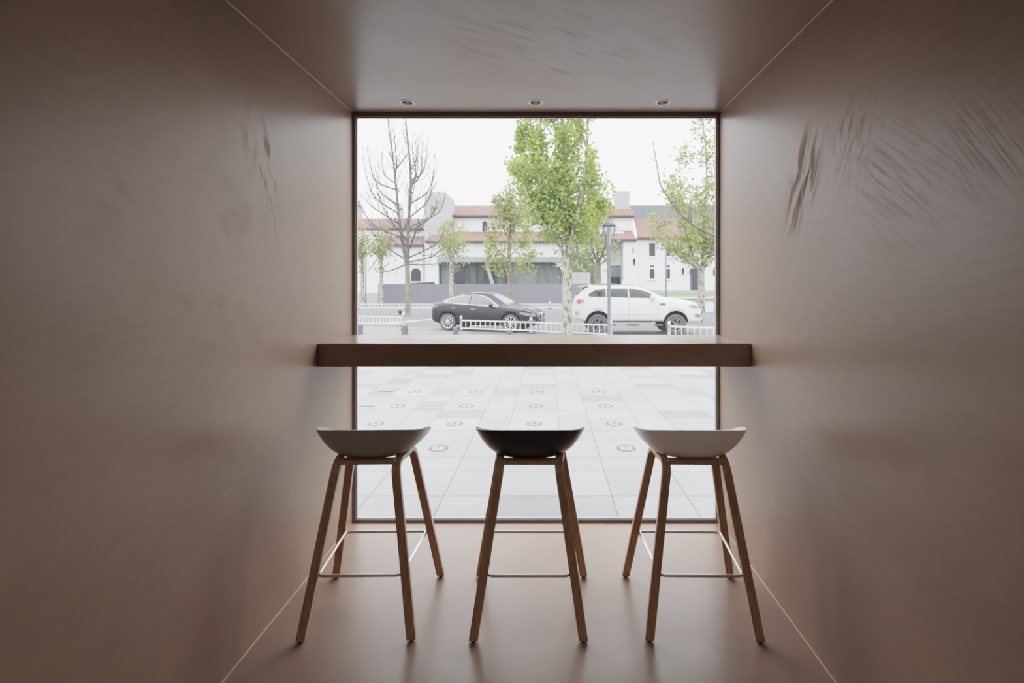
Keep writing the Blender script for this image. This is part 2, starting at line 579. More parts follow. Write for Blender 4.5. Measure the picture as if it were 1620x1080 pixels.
# ceiling with three real holes for the downlights
LX = [-0.777, -0.062, 0.645]
LY, LR, LS = 2.742, 0.031, 0.06
m = MB()
xs = [XL - 0.0]
for x in LX:
    xs += [x - LS, x + LS]
xs += [XR]
ys = [YN, LY - LS, LY + LS, YW + 0.03]
for i in range(len(xs) - 1):
    for j in range(3):
        x0, x1, y0, y1 = xs[i], xs[i + 1], ys[j], ys[j + 1]
        if j == 1 and i % 2 == 1:
            cx, cy, n = LX[(i - 1) // 2], LY, 24
            ring, sq = [], []
            for k in range(n):
                a = 2 * PI * (k + 0.5) / n
                c, d = math.cos(a), math.sin(a)
                q = LS / max(abs(c), abs(d))
                ring.append((cx + LR * c, cy + LR * d, ZC)); sq.append((cx + q * c, cy + q * d, ZC))
            m.add(ring + sq, [(k, (k + 1) % n, (k + 1) % n + n, k + n) for k in range(n)])
            for sx, sy in ((1, 1), (-1, 1), (-1, -1), (1, -1)):
                # the little corner triangles between the square's corner and the ring fan
                a = math.atan2(sy, sx)
                ks = sorted(range(n), key=lambda k: min(abs(2 * PI * (k + 0.5) / n - a), abs(2 * PI * (k + 0.5) / n - a - 2 * PI), abs(2 * PI * (k + 0.5) / n - a + 2 * PI)))[:2]
                m.add([sq[ks[0]], sq[ks[1]], (cx + sx * LS, cy + sy * LS, ZC)], [(0, 1, 2)])
        else:
            m.add([(x0, y0, ZC), (x1, y0, ZC), (x1, y1, ZC), (x0, y1, ZC)], [(0, 3, 2, 1)])
m.box(XL - T, XR + T, YN, YW + 0.03, ZC + 0.12, ZC + 0.2)
struct(m.build('ceiling', M['ceil'], recalc=False), 'clay-brown plaster ceiling holding three small recessed downlights', 'ceiling')

# pale sealant beads where wall meets ceiling and floor
for k, (x, z, sx, sz) in enumerate([(XL, ZC, 1, -1), (XR, ZC, -1, -1), (XL, 0, 1, 1), (XR, 0, -1, 1)]):
    m = MB()
    b = 0.003
    m.add([(x, YN, z), (x + sx * b, YN, z), (x, YN, z + sz * b), (x, YW, z), (x + sx * b, YW, z), (x, YW, z + sz * b)],
          [(0, 1, 2), (3, 5, 4), (0, 3, 4, 1), (1, 4, 5, 2), (2, 5, 3, 0)])
    lab = ['thin pale joint line between ceiling and the wall by the light grey stool', 'thin pale joint line between ceiling and scuffed wall',
           'thin pale joint line where floor meets wall by the light grey stool', 'thin pale joint line where floor meets the scuffed wall'][k]
    struct(m.build('trim_%d' % (k + 1), M['bead']), lab, 'joint trim')

# window: bronze frame, grey gasket, glass
win = bpy.data.objects.new('window_1', None)
COL.objects.link(win)
win.location = (0, YW, 0)
struct(win, 'large square fixed window in dark bronze frame facing the street', 'window')


def frame_mb(x0, x1, z0, z1, wL, wR, wT, wB, y0, y1):
    m = MB()
    m.box(x0, x0 + wL, y0, y1, z0, z1)
    m.box(x1 - wR, x1, y0, y1, z0, z1)
    m.box(x0 + wL, x1 - wR, y0, y1, z0, z0 + wB)
    m.box(x0 + wL, x1 - wR, y0, y1, z1 - wT, z1)
    return m


frame_mb(XL, XR, 0, ZC, 0.016, 0.015, 0.025, 0.017, -0.003, 0.022).build('window_frame', M['bronze'], win)
frame_mb(XL + 0.016, XR - 0.015, 0.017, ZC - 0.025, 0.006, 0.006, 0.006, 0.005, 0.004, 0.022).build('gasket', M['gasket'], win)
m = MB()
m.add([(XL + 0.017, 0.014, 0.019), (XR - 0.016, 0.014, 0.019), (XR - 0.016, 0.014, ZC - 0.027), (XL + 0.017, 0.014, ZC - 0.027)], [(0, 1, 2, 3)])
m.build('glass_pane', M['pane'], win, recalc=False)

# wall-to-wall counter slab across the window
m = MB()
m.box(XL + 0.001, XR - 0.001, 2.456, 2.897, 0.990, 1.106)
tag(m.build('counter', M['counter'], bevel=0.004), 'thick clay-brown counter slab spanning wall to wall before the window', 'counter')

# downlights
for k, x in enumerate(LX):
    t = thing('downlight', ['small round white-rimmed downlight set above the light grey stool', 'small round recessed downlight, the middle one of the three, above the black stool',
                            'small round recessed downlight set above the white stool'][k], 'downlight', (x, LY, ZC), 0, 'recessed downlights')
    m = MB(); m.lathe([(0.031, 0.0), (0.031, -0.002), (0.034, -0.004), (0.039, -0.003), (0.041, 0.0)], n=32); m.build('trim_ring', M['white_trim'], t)
    m = MB(); m.lathe([(0.0308, -0.001), (0.029, 0.012), (0.024, 0.035), (0.018, 0.05)], n=32); m.build('reflector', M['reflector'], t)
    m = MB(); m.lathe([(0.018, 0.05), (0.018, 0.056), (0.002, 0.058)], n=24, capb=True); m.build('lamp_lens', M['lamp_lens'], t)


# ------------------------------------------------------------------ bar stools
def bend_path(p0, p1, p2, r, seg=7):
    """p0 -> rounded corner at p1 -> p2"""
    p0, p1, p2 = Vector(p0), Vector(p1), Vector(p2)
    a, b = (p0 - p1), (p2 - p1)
    r = min(r, a.length * 0.9, b.length * 0.9)
    A, B = p1 + a.normalized() * r, p1 + b.normalized() * r
    pts = [p0, p0.lerp(A, 0.5)]
    for k in range(seg + 1):
        t = k / seg
        pts.append(A.lerp(p1, t).lerp(p1.lerp(B, t), t))
    pts.append(p2)
    return pts


def sweep_rect(m, pts, w, h, side, w_end=None, h_end=None):
    """rectangular section swept along pts; side is the rough direction of the width"""
    side = Vector(side)
    vs, n = [], len(pts)
    for i, p in enumerate(pts):
        t = (pts[min(i + 1, n - 1)] - pts[max(i - 1, 0)]).normalized()
        a = (side - t * side.dot(t)).normalized()
        b = t.cross(a)
        k = i / (n - 1)
        ww = (w + ((w_end or w) - w) * k) / 2
        hh = (h + ((h_end or h) - h) * k) / 2
        if i == 0 and abs(t.z) > 0.8:   # the foot is cut level with the floor
            a = Vector((1, 0, 0)); b = Vector((0, 1, 0)) if b.y > 0 else Vector((0, -1, 0))
        vs += [p + a * ww + b * hh, p - a * ww + b * hh, p - a * ww - b * hh, p + a * ww - b * hh]
    fs = []
    for i in range(n - 1):
        for k in range(4):
            fs.append((i * 4 + k, i * 4 + (k + 1) % 4, (i + 1) * 4 + (k + 1) % 4, (i + 1) * 4 + k))
    fs += [(3, 2, 1, 0), tuple((n - 1) * 4 + k for k in range(4))]
    m.add(vs, fs)


def make_stool(label, shell, loc, rotz):
    t = thing('bar_stool', label, 'bar stool', loc, rotz, 'shell bar stools at the counter')
    ZR = 0.662
    for s in (-1, 1):
        mid = Vector((s * 0.132, 0.0, ZR))
        for foot, knee in (((s * 0.2155, -0.213, 0.008), (s * 0.119, -0.098, ZR)), ((s * 0.248, 0.213, 0.008), (s * 0.136, 0.112, ZR))):
            m = MB()
            sweep_rect(m, bend_path(foot, knee, mid, 0.055), 0.036, 0.022, (1, 0, 0), 0.034, 0.02)
            leg = m.build('leg', M['wood'], t, bevel=0.002)
            g = MB()
            g.lathe([(0.008, 0.0), (0.009, 0.001), (0.009, 0.009)], cen=(foot[0], foot[1], 0), n=12, capa=True, capb=True)
            g.build('glide', M['glide'], leg)
    for y in (-0.083, 0.098):
        m = MB(); m.box(-0.118, 0.118, y - 0.02, y + 0.02, ZR - 0.010, ZR + 0.008)
        m.build('cross_rail', M['wood'], t, bevel=0.002)
    # footrest: one steel rod bent into a rounded rectangle between the legs
    cs = [Vector((-0.165, -0.176, 0.237)), Vector((0.165, -0.176, 0.237)), Vector((0.190, 0.174, 0.237)), Vector((-0.190, 0.174, 0.237))]
    pts = []
    for k in range(4):
        a, b, c = cs[k - 1], cs[k], cs[(k + 1) % 4]
        A, B = b + (a - b).normalized() * 0.025, b + (c - b).normalized() * 0.025
        for j in range(6):
            u = j / 5
            pts.append(A.lerp(b, u).lerp(b.lerp(B, u), u))
    m = MB(); m.ring_tube(pts, 0.0065, 10)
    m.build('footrest', M['steel'], t)
    # seat shell: a shallow bowl whose rim is high at the back and falls towards the front
    z0, a, b, c, ex = 0.663, 0.236, 0.178, 0.020, 2 / 2.45

    def outline(th):
        cx, sx = math.cos(th), math.sin(th)
        return (a * math.copysign(abs(cx) ** ex, cx), c + b * math.copysign(abs(sx) ** ex, sx))

    def rim(th):
        x, y = outline(th)
        k = (y - (c - b)) / (2 * b)
        z = 0.813 - 0.100 * k
        f = max(0.0, math.sin(th))
        return z - 0.062 * f ** 6 + 0.013 * abs(math.cos(th)) ** 16

    n, rr = 72, 16
    vs, fs = [(0, c, z0)], []
    for i in range(1, rr + 1):
        r = i / rr
        for k in range(n):
            th = 2 * PI * k / n
            x, y = outline(th)
            vs.append((x * r, c + (y - c) * r, z0 + (rim(th) - z0) * r ** 4.1))
    for k in range(n):
        fs.append((0, 1 + k, 1 + (k + 1) % n))
    for i in range(rr - 1):
        for k in range(n):
            p, q = 1 + i * n + k, 1 + i * n + (k + 1) % n
            fs.append((p, p + n, q + n, q))
    m = MB(); m.add(vs, fs, True)
    o = m.build('seat_shell', shell, t)
    so = o.modifiers.new('thick', 'SOLIDIFY'); so.thickness = 0.007; so.offset = 0.0
    bv = o.modifiers.new('round', 'BEVEL'); bv.width = 0.003; bv.segments = 3; bv.limit_method = 'ANGLE'; bv.angle_limit = 0.9
    return t


make_stool('light grey shell bar stool on walnut legs, next to the unscuffed wall', M['shell_grey'], (-0.752, 2.148, 0), math.radians(1.2))
make_stool('black shell bar stool with walnut legs, between the two pale stools', M['shell_black'], (-0.072, 2.146, 0), 0)
make_stool('white shell bar stool on walnut legs, next to the scuffed wall', M['shell_white'], (0.622, 2.146, 0), math.radians(-1.0))

# ------------------------------------------------------------------ plaza and ground outside
random.seed(5)
GZ = -0.57
ZP = -0.02
m = MB()
cols, x = [], -0.377 - 0.815 * 10
while x < 9:
    cols.append((x, x + 0.5)); cols.append((x + 0.5, x + 0.815)); x += 0.815
rows, y = [], 4.06 - 0.745 * 2
while y < 9.8:
    rows.append((y, y + 0.44)); rows.append((y + 0.44, y + 0.745)); y += 0.745
g = 0.0025
for ci, (x0, x1) in enumerate(cols):
    for ri, (y0, y1) in enumerate(rows):
        if y1 < YW + 0.1:
            continue
        v = 0.62 + random.uniform(-0.10, 0.10)
        wide, strip = ci % 2 == 0, ri % 2 == 1
        far = max(0.0, min(1.0, (y0 - 4.2) / 2.0))
        if wide and strip and random.random() < 0.15 + 0.45 * far:
            v = random.uniform(0.05, 0.3)
        elif not wide and not strip and random.random() < 0.05 + 0.35 * far:
            v = random.uniform(0.1, 0.32)
        elif random.random() < 0.2:
            v = random.uniform(0.68, 0.9)
        yy0 = max(y0, YW + 0.07)
        m.add([(x0 + g, yy0 + g, ZP), (x1 - g, yy0 + g, ZP), (x1 - g, y1 - g, ZP), (x0 + g, y1 - g, ZP)], [(0, 1, 2, 3)], False, v)
plz = m.build('plaza_paving', M['stone'], recalc=False)
struct(plz, 'pale grey stone paving of mixed slabs outside the window', 'paving')
m = MB()
m.box(-9, 9, YW + 0.03, 9.9, -0.14, ZP - 0.004)
struct(m.build('plaza_base', M['grout']), 'darker joints between the pale plaza slabs', 'paving joints')
# beyond the plaza the ground falls gently to the street
m = MB()
prof = [(9.9, ZP - 0.03), (12.5, -0.22), (15.5, GZ + 0.05), (17.5, GZ), (140, GZ)]
for (y0, z0), (y1, z1) in zip(prof[:-1], prof[1:]):
    m.add([(-90, y0, z0), (90, y0, z0), (90, y1, z1), (-90, y1, z1)], [(0, 1, 2, 3)], True)
struct(m.build('ground', M['ground'], recalc=False), 'pale grey ground stretching from plaza to the villas', 'ground')


def patch(name, poly, z, material, label, cat, kind='structure'):
    m = MB(); m.add([(x, y, z) for x, y in poly], [tuple(range(len(poly)))])
    return struct(m.build(name, material, recalc=False), label, cat)


patch('sidewalk', [(-16, 17.6), (-2.6, 17.6), (-3.6, 22.6), (-16, 24.5)], GZ + 0.006, M['brick_pave'], 'beige brick paved strip in front of the parked black car', 'sidewalk')
patch('parking_ground', [(-2.6, 17.6), (16, 17.6), (16, 31), (-16, 31), (-16, 24.5), (-3.6, 22.6)], GZ + 0.004, M['asphalt'], 'grey asphalt under the two parked cars', 'parking ground')
patch('road', [(-60, 31.2), (60, 31.2), (60, 39.0), (-60, 39.0)], GZ + 0.005, M['asphalt'], 'grey street running behind the parked cars', 'road')
patch('road_line', [(-8.2, 25.2), (-5.6, 29.6), (-5.4, 29.5), (-7.95, 25.1)], GZ + 0.012, M['line'], 'worn white parking line behind the black car', 'road marking')

# in-ground lights of the plaza
proto = None
for ri, y in enumerate((4.276, 5.03, 5.77, 6.515)):
    for ci, x in enumerate((-1.745, -0.94, -0.127, 0.688)):
        if ri == 0 and ci == 0:
            continue
        rowname = ['first row', 'second row', 'third row', 'fourth row'][ri]
        colname = ['drain-side end', 'second from the drains', 'behind the black stool', 'white stool end'][ci]
        lab = 'round in-ground light in the %s out from the window, %s' % (rowname, colname)
        if proto is None:
            t = thing('ground_light', lab, 'ground light', (x, y, ZP), 0, 'round lights sunk in the plaza')
            m = MB(); m.lathe([(0.070, 0.001), (0.074, 0.004), (0.084, 0.004), (0.088, 0.0)], n=32); m.build('outer_ring', M['lamp_ring'], t)
            m = MB(); m.lathe([(0.060, 0.003), (0.070, 0.0035), (0.0705, 0.001)], n=32); m.build('seal_ring', M['black_iron'], t)
            m = MB(); m.lathe([(0.014, 0.003), (0.060, 0.003)], n=32); m.build('light_lens', M['lens_out'], t)
            m = MB(); m.lathe([(0.015, 0.003), (0.013, 0.007), (0.001, 0.008)], n=16); m.build('centre_cap', M['black_iron'], t)
            proto = t
        else:
            c = copy_tree(proto)
            c.location = (x, y, ZP)
            c['label'] = lab
for k, (x, y) in enumerate(((-2.13, 6.52), (-2.12, 5.76))):
    m = MB(); m.box(-0.10, 0.10, -0.012, 0.012, 0.0, 0.003)
    o = m.build('slot_drain', M['black_iron']); o.location = (x, y, ZP + 0.001)
    tag(o, ['narrow dark slot drain in a grey slab, the farther of two', 'narrow dark slot drain in a grey slab, the nearer of two'][k], 'drain', 'slot drains in the plaza')


# ------------------------------------------------------------------ street furniture
def barrier(label, pts, h, pick, group, gate_end=True):
    """low white traffic barrier: a post at every point, a two-rail picket panel between neighbours"""
    base = Vector((pts[0][0], pts[0][1], GZ))
    t = thing('traffic_barrier', label, 'barrier', base, 0, group)
    V = [Vector((x, y, GZ)) for x, y in pts]
    for v in V:
        m = MB()
        m.lathe([(0.05, 0.04), (0.055, 0.05), (0.055, h - 0.06), (0.065, h - 0.06), (0.065, h - 0.03), (0.04, h - 0.02), (0.055, h + 0.02), (0.03, h + 0.055), (0.002, h + 0.06)], cen=v, n=12)
        po = m.build('post', M['barrier'], t, off=base)
        m = MB(); m.lathe([(0.002, 0.0), (0.19, 0.0), (0.19, 0.03), (0.08, 0.06), (0.002, 0.06)], cen=v, n=14)
        m.build('post_foot', M['rubber'], po, off=base)
    for a, b in zip(V[:-1], V[1:]):
        d = (b - a); L = d.length; d.normalize(); nrm = Vector((-d.y, d.x, 0))
        m = MB()

        def bar(s0, s1, z0, z1, th):
            p, q = a + d * s0, a + d * s1
            n2 = nrm * th
            m.hexa([p - n2 + Vector((0, 0, z0)), q - n2 + Vector((0, 0, z0)), q + n2 + Vector((0, 0, z0)), p + n2 + Vector((0, 0, z0)),
                    p - n2 + Vector((0, 0, z1)), q - n2 + Vector((0, 0, z1)), q + n2 + Vector((0, 0, z1)), p + n2 + Vector((0, 0, z1))])
        bar(0.05, L - 0.05, h - 0.17, h - 0.115, 0.02)
        bar(0.05, L - 0.05, 0.10, 0.15, 0.02)
        k = int(L / pick)
        for i in range(1, k):
            s = L * i / k
            bar(s - 0.013, s + 0.013, 0.15, h - 0.17, 0.012)
        m.build('picket_panel', M['barrier'], t, off=base)
    return t


FG = 'low white street barriers'
barrier('low white picket barrier standing before the black car', [(-3.62, 20.85), (-0.635, 19.8), (2.38, 18.35)], 0.60, 0.215, FG)
barrier('low white picket barrier before the front wheel of the white car', [(4.41, 17.75), (7.3, 16.9)], 0.60, 0.215, FG)
barrier('low white picket barrier behind the lugged grey bollard, ending at the bare tree', [(-12.8, 24.1), (-9.8, 23.7), (-6.73, 23.2)], 0.60, 0.17, FG)
barrier('long low white picket barrier across the street before the hoarding', [(-19.0 + 3.85 * i, 39.6) for i in range(10)], 0.55, 0.26, FG)

for k, (px, py, Y, w, h, lab) in enumerate([
        (640, 0, 19.4, 0.20, 0.33, 'square grey stone bollard with side lugs, in front of the barrier post'),
        (569, 0, 19.4, 0.20, 0.37, 'pale grey stone bollard close to the window frame'),
        (721, 0, 19.5, 0.20, 0.30, 'rough rounded grey stone bollard beside the black car barrier'),
        (806, 0, 19.6, 0.26, 0.16, 'squat round grey stone in front of the black car barrier')]):
    X = (px - VX) * Y / FPX
    t = None
    m = MB()
    if k == 3:
        m.lathe([(0.002, 0), (w / 2, 0), (w / 2, h * 0.7), (w * 0.4, h), (0.002, h)], n=16)
    elif k == 2:
        m.lathe([(0.002, 0), (w * 0.55, 0), (w * 0.57, h * 0.7), (w * 0.45, h * 0.93), (w * 0.2, h), (0.002, h)], n=10)
    else:
        m.box(-w / 2, w / 2, -w / 2, w / 2, 0, h)
        m.box(-w * 0.42, w * 0.42, -w * 0.42, w * 0.42, h, h + 0.02)
        if k == 0:
            m.box(-w * 0.95, w * 0.95, -0.02, 0.02, h * 0.52, h * 0.62)
    o = m.build('stone_bollard', M['bollard'], bevel=0.012)
    o.location = (X, Y, GZ + 0.004)
    tag(o, lab, 'bollard', 'grey stone bollards')
m = MB()
m.lathe([(0.002, 0), (0.12, 0), (0.12, 0.05), (0.05, 0.08), (0.045, 0.17), (0.09, 0.22), (0.12, 0.31), (0.09, 0.40), (0.002, 0.43)], n=14)
o = m.build('iron_bollard', M['black_iron']); o.location = (P(633, 0, 30.2).x, 30.2, GZ + 0.004)
tag(o, 'small black round-headed bollard beside the bare tree trunk', 'bollard')

# lamp post with lantern
LPY = 17.7
t = thing('lamp_post', 'blue-grey street lamp post with caged lantern standing before the white car', 'lamp post', (P(963.5, 0, LPY).x, LPY, GZ))
zt = CAMZ + (450 - 389) * LPY / FPX - GZ
m = MB(); m.lathe([(0.09, 0.0), (0.09, 0.12), (0.055, 0.16), (0.055, 1.6), (0.085, zt - 0.25), (0.095, zt)], n=16, capa=True, capb=True)
m.build('pole', M['lamp_grey'], t)
zh = CAMZ + (450 - 357.5) * LPY / FPX - GZ
for k in range(6):
    a = k * PI / 3 + 0.3
    pts = []
    for j in range(7):
        u = j / 6
        r = 0.075 + 0.175 * u ** 0.7
        pts.append((r * math.cos(a), r * math.sin(a), zt - 0.1 + (zh - zt + 0.1) * u))
    m = MB(); m.tube(pts, 0.014, 6); m.build('cage_arm', M['lamp_grey'], t)
m = MB(); m.lathe([(0.26, -0.01), (0.27, 0.02), (0.24, 0.05), (0.16, 0.13), (0.07, 0.18), (0.002, 0.2)], cen=(0, 0, zh), n=24, capa=True); m.build('lamp_hat', M['lamp_dark'], t)
m = MB(); m.lathe([(0.06, -0.02), (0.075, 0.3), (0.085, zh - zt - 0.02)], cen=(0, 0, zt), n=20); m.build('lantern_glass', M['frost'], t)
for px, py, Y, lab in ((1053.5, 372, 43, 'thin grey street pole rising behind the white car bonnet'), (578.5, 408, 43.5, 'thin blue-grey street pole beside the slim tree')):
    h = CAMZ + (450 - py) * Y / FPX - GZ
    t = thing('street_pole', lab, 'pole', (P(px, 0, Y).x, Y, GZ))
    m = MB(); m.lathe([(0.09, 0), (0.085, 0.5), (0.06, h), (0.002, h + 0.02)], n=10, capa=True); m.build('pole', M['lamp_grey'], t)
    m = MB(); m.lathe([(0.2, 0), (0.2, 0.05), (0.1, 0.1)], n=12, capa=True, capb=True); m.build('base', M['lamp_grey'], t)
    if px < 600:
        m = MB(); m.tube([(0, 0, h * 0.72), (0.35, 0, h * 0.76), (0.75, 0, h * 0.92)], 0.035, 6); m.build('arm', M['lamp_grey'], t)


# ------------------------------------------------------------------ cars
def interp(tab, x):
    """smooth monotone-ish interpolation through (x, value) knots"""
    if x <= tab[0][0]:
        return tab[0][1]
    if x >= tab[-1][0]:
        return tab[-1][1]
    for i in range(len(tab) - 1):
        x0, y0 = tab[i]; x1, y1 = tab[i + 1]
        if x0 <= x <= x1:
            def slope(k):
                if k <= 0 or k >= len(tab) - 1:
                    kk = min(max(k, 0), len(tab) - 2)
                    return (tab[kk + 1][1] - tab[kk][1]) / (tab[kk + 1][0] - tab[kk][0])
                a = (tab[k][1] - tab[k - 1][1]) / (tab[k][0] - tab[k - 1][0])
                b = (tab[k + 1][1] - tab[k][1]) / (tab[k + 1][0] - tab[k][0])
                return 0 if a * b <= 0 else 2 * a * b / (a + b)
            h = x1 - x0
            u = (x - x0) / h
            return (2 * u ** 3 - 3 * u ** 2 + 1) * y0 + (u ** 3 - 2 * u ** 2 + u) * h * slope(i) + (-2 * u ** 3 + 3 * u ** 2) * y1 + (u ** 3 - u ** 2) * h * slope(i + 1)


class Car:
    """body lofted from tables along its length: floor height, half width, belt height, top height, half width of the top"""

    def __init__(s, L, zlo, W, zb, zr, wr):
        s.L, s.tz, s.tw, s.tb, s.tr, s.twr = L, zlo, W, zb, zr, wr

    def sec(s, x):
        zlo, W, zb, zr, wr = (interp(t, x) for t in (s.tz, s.tw, s.tb, s.tr, s.twr))
        H = zb - zlo
        pts = [(0, zlo), (W * 0.82, zlo), (W * 0.93, zlo + 0.04 * H), (W * 0.975, zlo + 0.16 * H), (W * 0.985, zlo + 0.40 * H), (W, zlo + 0.66 * H), (W * 0.985, zlo + 0.86 * H), (W * 0.955, zb)]
        cr = min(0.10, 0.55 * (zr - zb))
        y0, z0, y1, z1 = W * 0.955, zb, wr, zr - cr
        for u in (0.2, 0.4, 0.6, 0.8, 1.0):
            pts.append((y0 + (y1 - y0) * u + 0.03 * math.sin(PI * u) * min(1, (zr - zb) / 0.4), z0 + (z1 - z0) * u))
        for u in (0.25, 0.5, 0.75):
            a = u * PI / 2
            pts.append((wr - 0.22 * wr * (1 - math.cos(a)), zr - cr + cr * 0.72 * math.sin(a)))
        pts.append((wr * 0.6, zr - cr * 0.13))
        pts.append((wr * 0.3, zr - cr * 0.03))
        pts.append((0, zr))
        return pts

    def side(s, x, z):
        p = s.sec(x)
        for (ya, za), (yb, zb) in zip(p[1:-1], p[2:]):
            if za <= z <= zb and zb > za:
                return ya + (yb - ya) * (z - za) / (zb - za)
        return p[-1][0] if z > p[-1][1] else p[2][0]

    def top(s, x, y):
        p = s.sec(x)
        y = abs(y)
        for (ya, za), (yb, zb) in zip(p[12:-1], p[13:]):
            if yb <= y <= ya:
                return za + (zb - za) * ((y - ya) / (yb - ya) if yb != ya else 0)
        return p[12][1]

    def body(s, name, material, parent, arches):
        m = MB()
        nx = 96
        k = len(s.sec(0.1))
        ring = []
        for i in range(nx + 1):
            x = s.L * i / nx
            p = s.sec(x)
            full = [(y, z) for y, z in p] + [(-y, z) for y, z in reversed(p[1:-1])]
            ring.append([(x, y, z) for y, z in full])
        w = len(ring[0])
        vs = [v for r in ring for v in r]
        fs = []
        for i in range(nx):
            for j in range(w):
                fs.append((i * w + j, i * w + (j + 1) % w, (i + 1) * w + (j + 1) % w, (i + 1) * w + j))
        m.add(vs, fs, True)
        m.add(ring[0], [tuple(reversed(range(w)))])
        m.add(ring[-1], [tuple(range(w))])
        o = m.build(name, material, parent, weld=True)
        c = MB()
        for (x, z, r) in arches:
            for sg in (-1, 1):
                c.lathe([(r, -0.0), (r, 0.62)], cen=(x, 0.42 if sg > 0 else -1.04, z), n=40, axis='y', capa=True, capb=True, smooth=False)
        co = c.build('cutter', M['well'], weld=True)
        co.parent = None
        inv = parent.location
        bo = o.modifiers.new('arch', 'BOOLEAN')
        bo.operation = 'DIFFERENCE'
        bo.object = co
        bo.solver = 'EXACT'
        bo.material_mode = 'TRANSFER'
        keep = parent.matrix_world.copy()
        o.parent = None
        bpy.context.view_layer.update()
        dg = bpy.context.evaluated_depsgraph_get()
        me = bpy.data.meshes.new_from_object(o.evaluated_get(dg))
        o.modifiers.clear()
        o.data = me
        o.parent = parent
        bpy.data.objects.remove(co)
        return o

    def spatch(s, name, material, parent, x0, x1, zl, zh, sg, eps=0.008, nu=14, nv=5, smooth=True):
        """panel lying on the side of the body between the curves zl(x) and zh(x)"""
        m = MB()

        def fn(u, v):
            x = x0 + (x1 - x0) * u
            a, b = interp(zl, x), interp(zh, x)
            z = a + (b - a) * v
            return (x, sg * (s.side(x, z) + eps), z)
        m.grid(fn, nu, nv, smooth)
        return m.build(name, material, parent, recalc=False)

    def sline(s, name, material, parent, pts, sg, r=0.012, eps=0.01, closed=False):
        """thin strip following points (x, z) on the side"""
        dense = []
        pp = pts + ([pts[0]] if closed else [])
        for (xa, za), (xb, zb) in zip(pp[:-1], pp[1:]):
            for k in range(4):
                u = k / 4
                x, z = xa + (xb - xa) * u, za + (zb - za) * u
                dense.append((x, sg * (s.side(x, z) + eps), z))
        if not closed:
            x, z = pp[-1]
            dense.append((x, sg * (s.side(x, z) + eps), z))
        m = MB(); m.tube(dense, r, 5); return m.build(name, material, parent)

    def tpatch(s, name, material, parent, x0, x1, k0, k1, eps=0.008):
        """panel lying on top of the body; half width runs from k0 to k1 times the top's half width"""
        m = MB()

        def fn(u, v):
            x = x0 + (x1 - x0) * u
            y = (2 * v - 1) * interp(s.twr, x) * (k0 + (k1 - k0) * u)
            return (x, y, s.top(x, y) + eps)
        m.grid(fn, 12, 10)
        return m.build(name, material, parent, recalc=False)


def wheel(parent, x, y, r, w, sg, rimmat, spokes, rr):
    m = MB()
    pr = [(rr, -w * 0.40), (r * 0.86, -w / 2), (r * 0.96, -w * 0.46), (r, -w * 0.3), (r, w * 0.3), (r * 0.96, w * 0.46), (r * 0.86, w / 2), (rr, w * 0.40), (rr, -w * 0.40)]
    m.lathe(pr, cen=(x, y, r), n=36, axis='y')
    t = m.build('wheel', M['tyre'], parent)
    m = MB()
    f = sg * w * 0.36
    m.lathe([(rr * 1.0, f), (rr * 0.9, f + sg * 0.01), (rr * 0.88, f - sg * 0.05), (rr * 0.86, f - sg * 0.11)], cen=(x, y, r), n=36, axis='y')
    m.lathe([(0.002, f + sg * 0.012), (rr * 0.2, f + sg * 0.01), (rr * 0.22, f - sg * 0.03)], cen=(x, y, r), n=20, axis='y')
    for k in range(spokes):
        a = 2 * PI * k / spokes + 0.2
        for da in ((-0.10, 0.10) if spokes <= 6 else (0,)):
            d = Vector((math.cos(a), 0, math.sin(a))); q = Vector((-d.z, 0, d.x))
            d2 = (d + q * da * 1.6).normalized()
            p0, p1 = d * rr * 0.15, d2 * rr * 0.93
            ww0, ww1 = rr * 0.045, rr * (0.036 if spokes <= 6 else 0.055)
            o = Vector((x, y, r))
            ya, yb = Vector((0, f + sg * 0.005, 0)), Vector((0, f - sg * 0.035, 0))
            m.hexa([o + p0 - q * ww0 + ya, o + p1 - q * ww1 + ya, o + p1 + q * ww1 + ya, o + p0 + q * ww0 + ya,
                    o + p0 - q * ww0 + yb, o + p1 - q * ww1 + yb, o + p1 + q * ww1 + yb, o + p0 + q * ww0 + yb])
    m.build('rim', rimmat, t)
    m = MB(); m.lathe([(0.002, f - sg * 0.10), (rr * 0.87, f - sg * 0.10)], cen=(x, y, r), n=30, axis='y'); m.build('brake_disc', M['well'], t)
    return t


def mirror_part(parent, x, y, z, sg, paint, foot, k=1.0):
    m = MB()

    def fn(u, v):
        th, ph = 2 * PI * u, PI * (v - 0.5)
        return (x + 0.085 * k * math.cos(ph) * math.cos(th), y + sg * 0.10 + 0.13 * math.cos(ph) * math.sin(th), z + 0.09 * k * math.sin(ph))
    m.grid(fn, 14, 8)
    o = m.build('wing_mirror', paint, parent, weld=True)
    m = MB(); m.hexa([(x - 0.03, y - sg * 0.05, z - 0.12), (x + 0.06, y - sg * 0.05, z - 0.12), (x + 0.05, y + sg * 0.08, z - 0.08), (x - 0.03, y + sg * 0.08, z - 0.08),
                      (x - 0.03, y - sg * 0.05, z - 0.07), (x + 0.06, y - sg * 0.05, z - 0.07), (x + 0.05, y + sg * 0.08, z - 0.03), (x - 0.03, y + sg * 0.08, z - 0.03)])
    m.build('mirror_foot', foot, o)


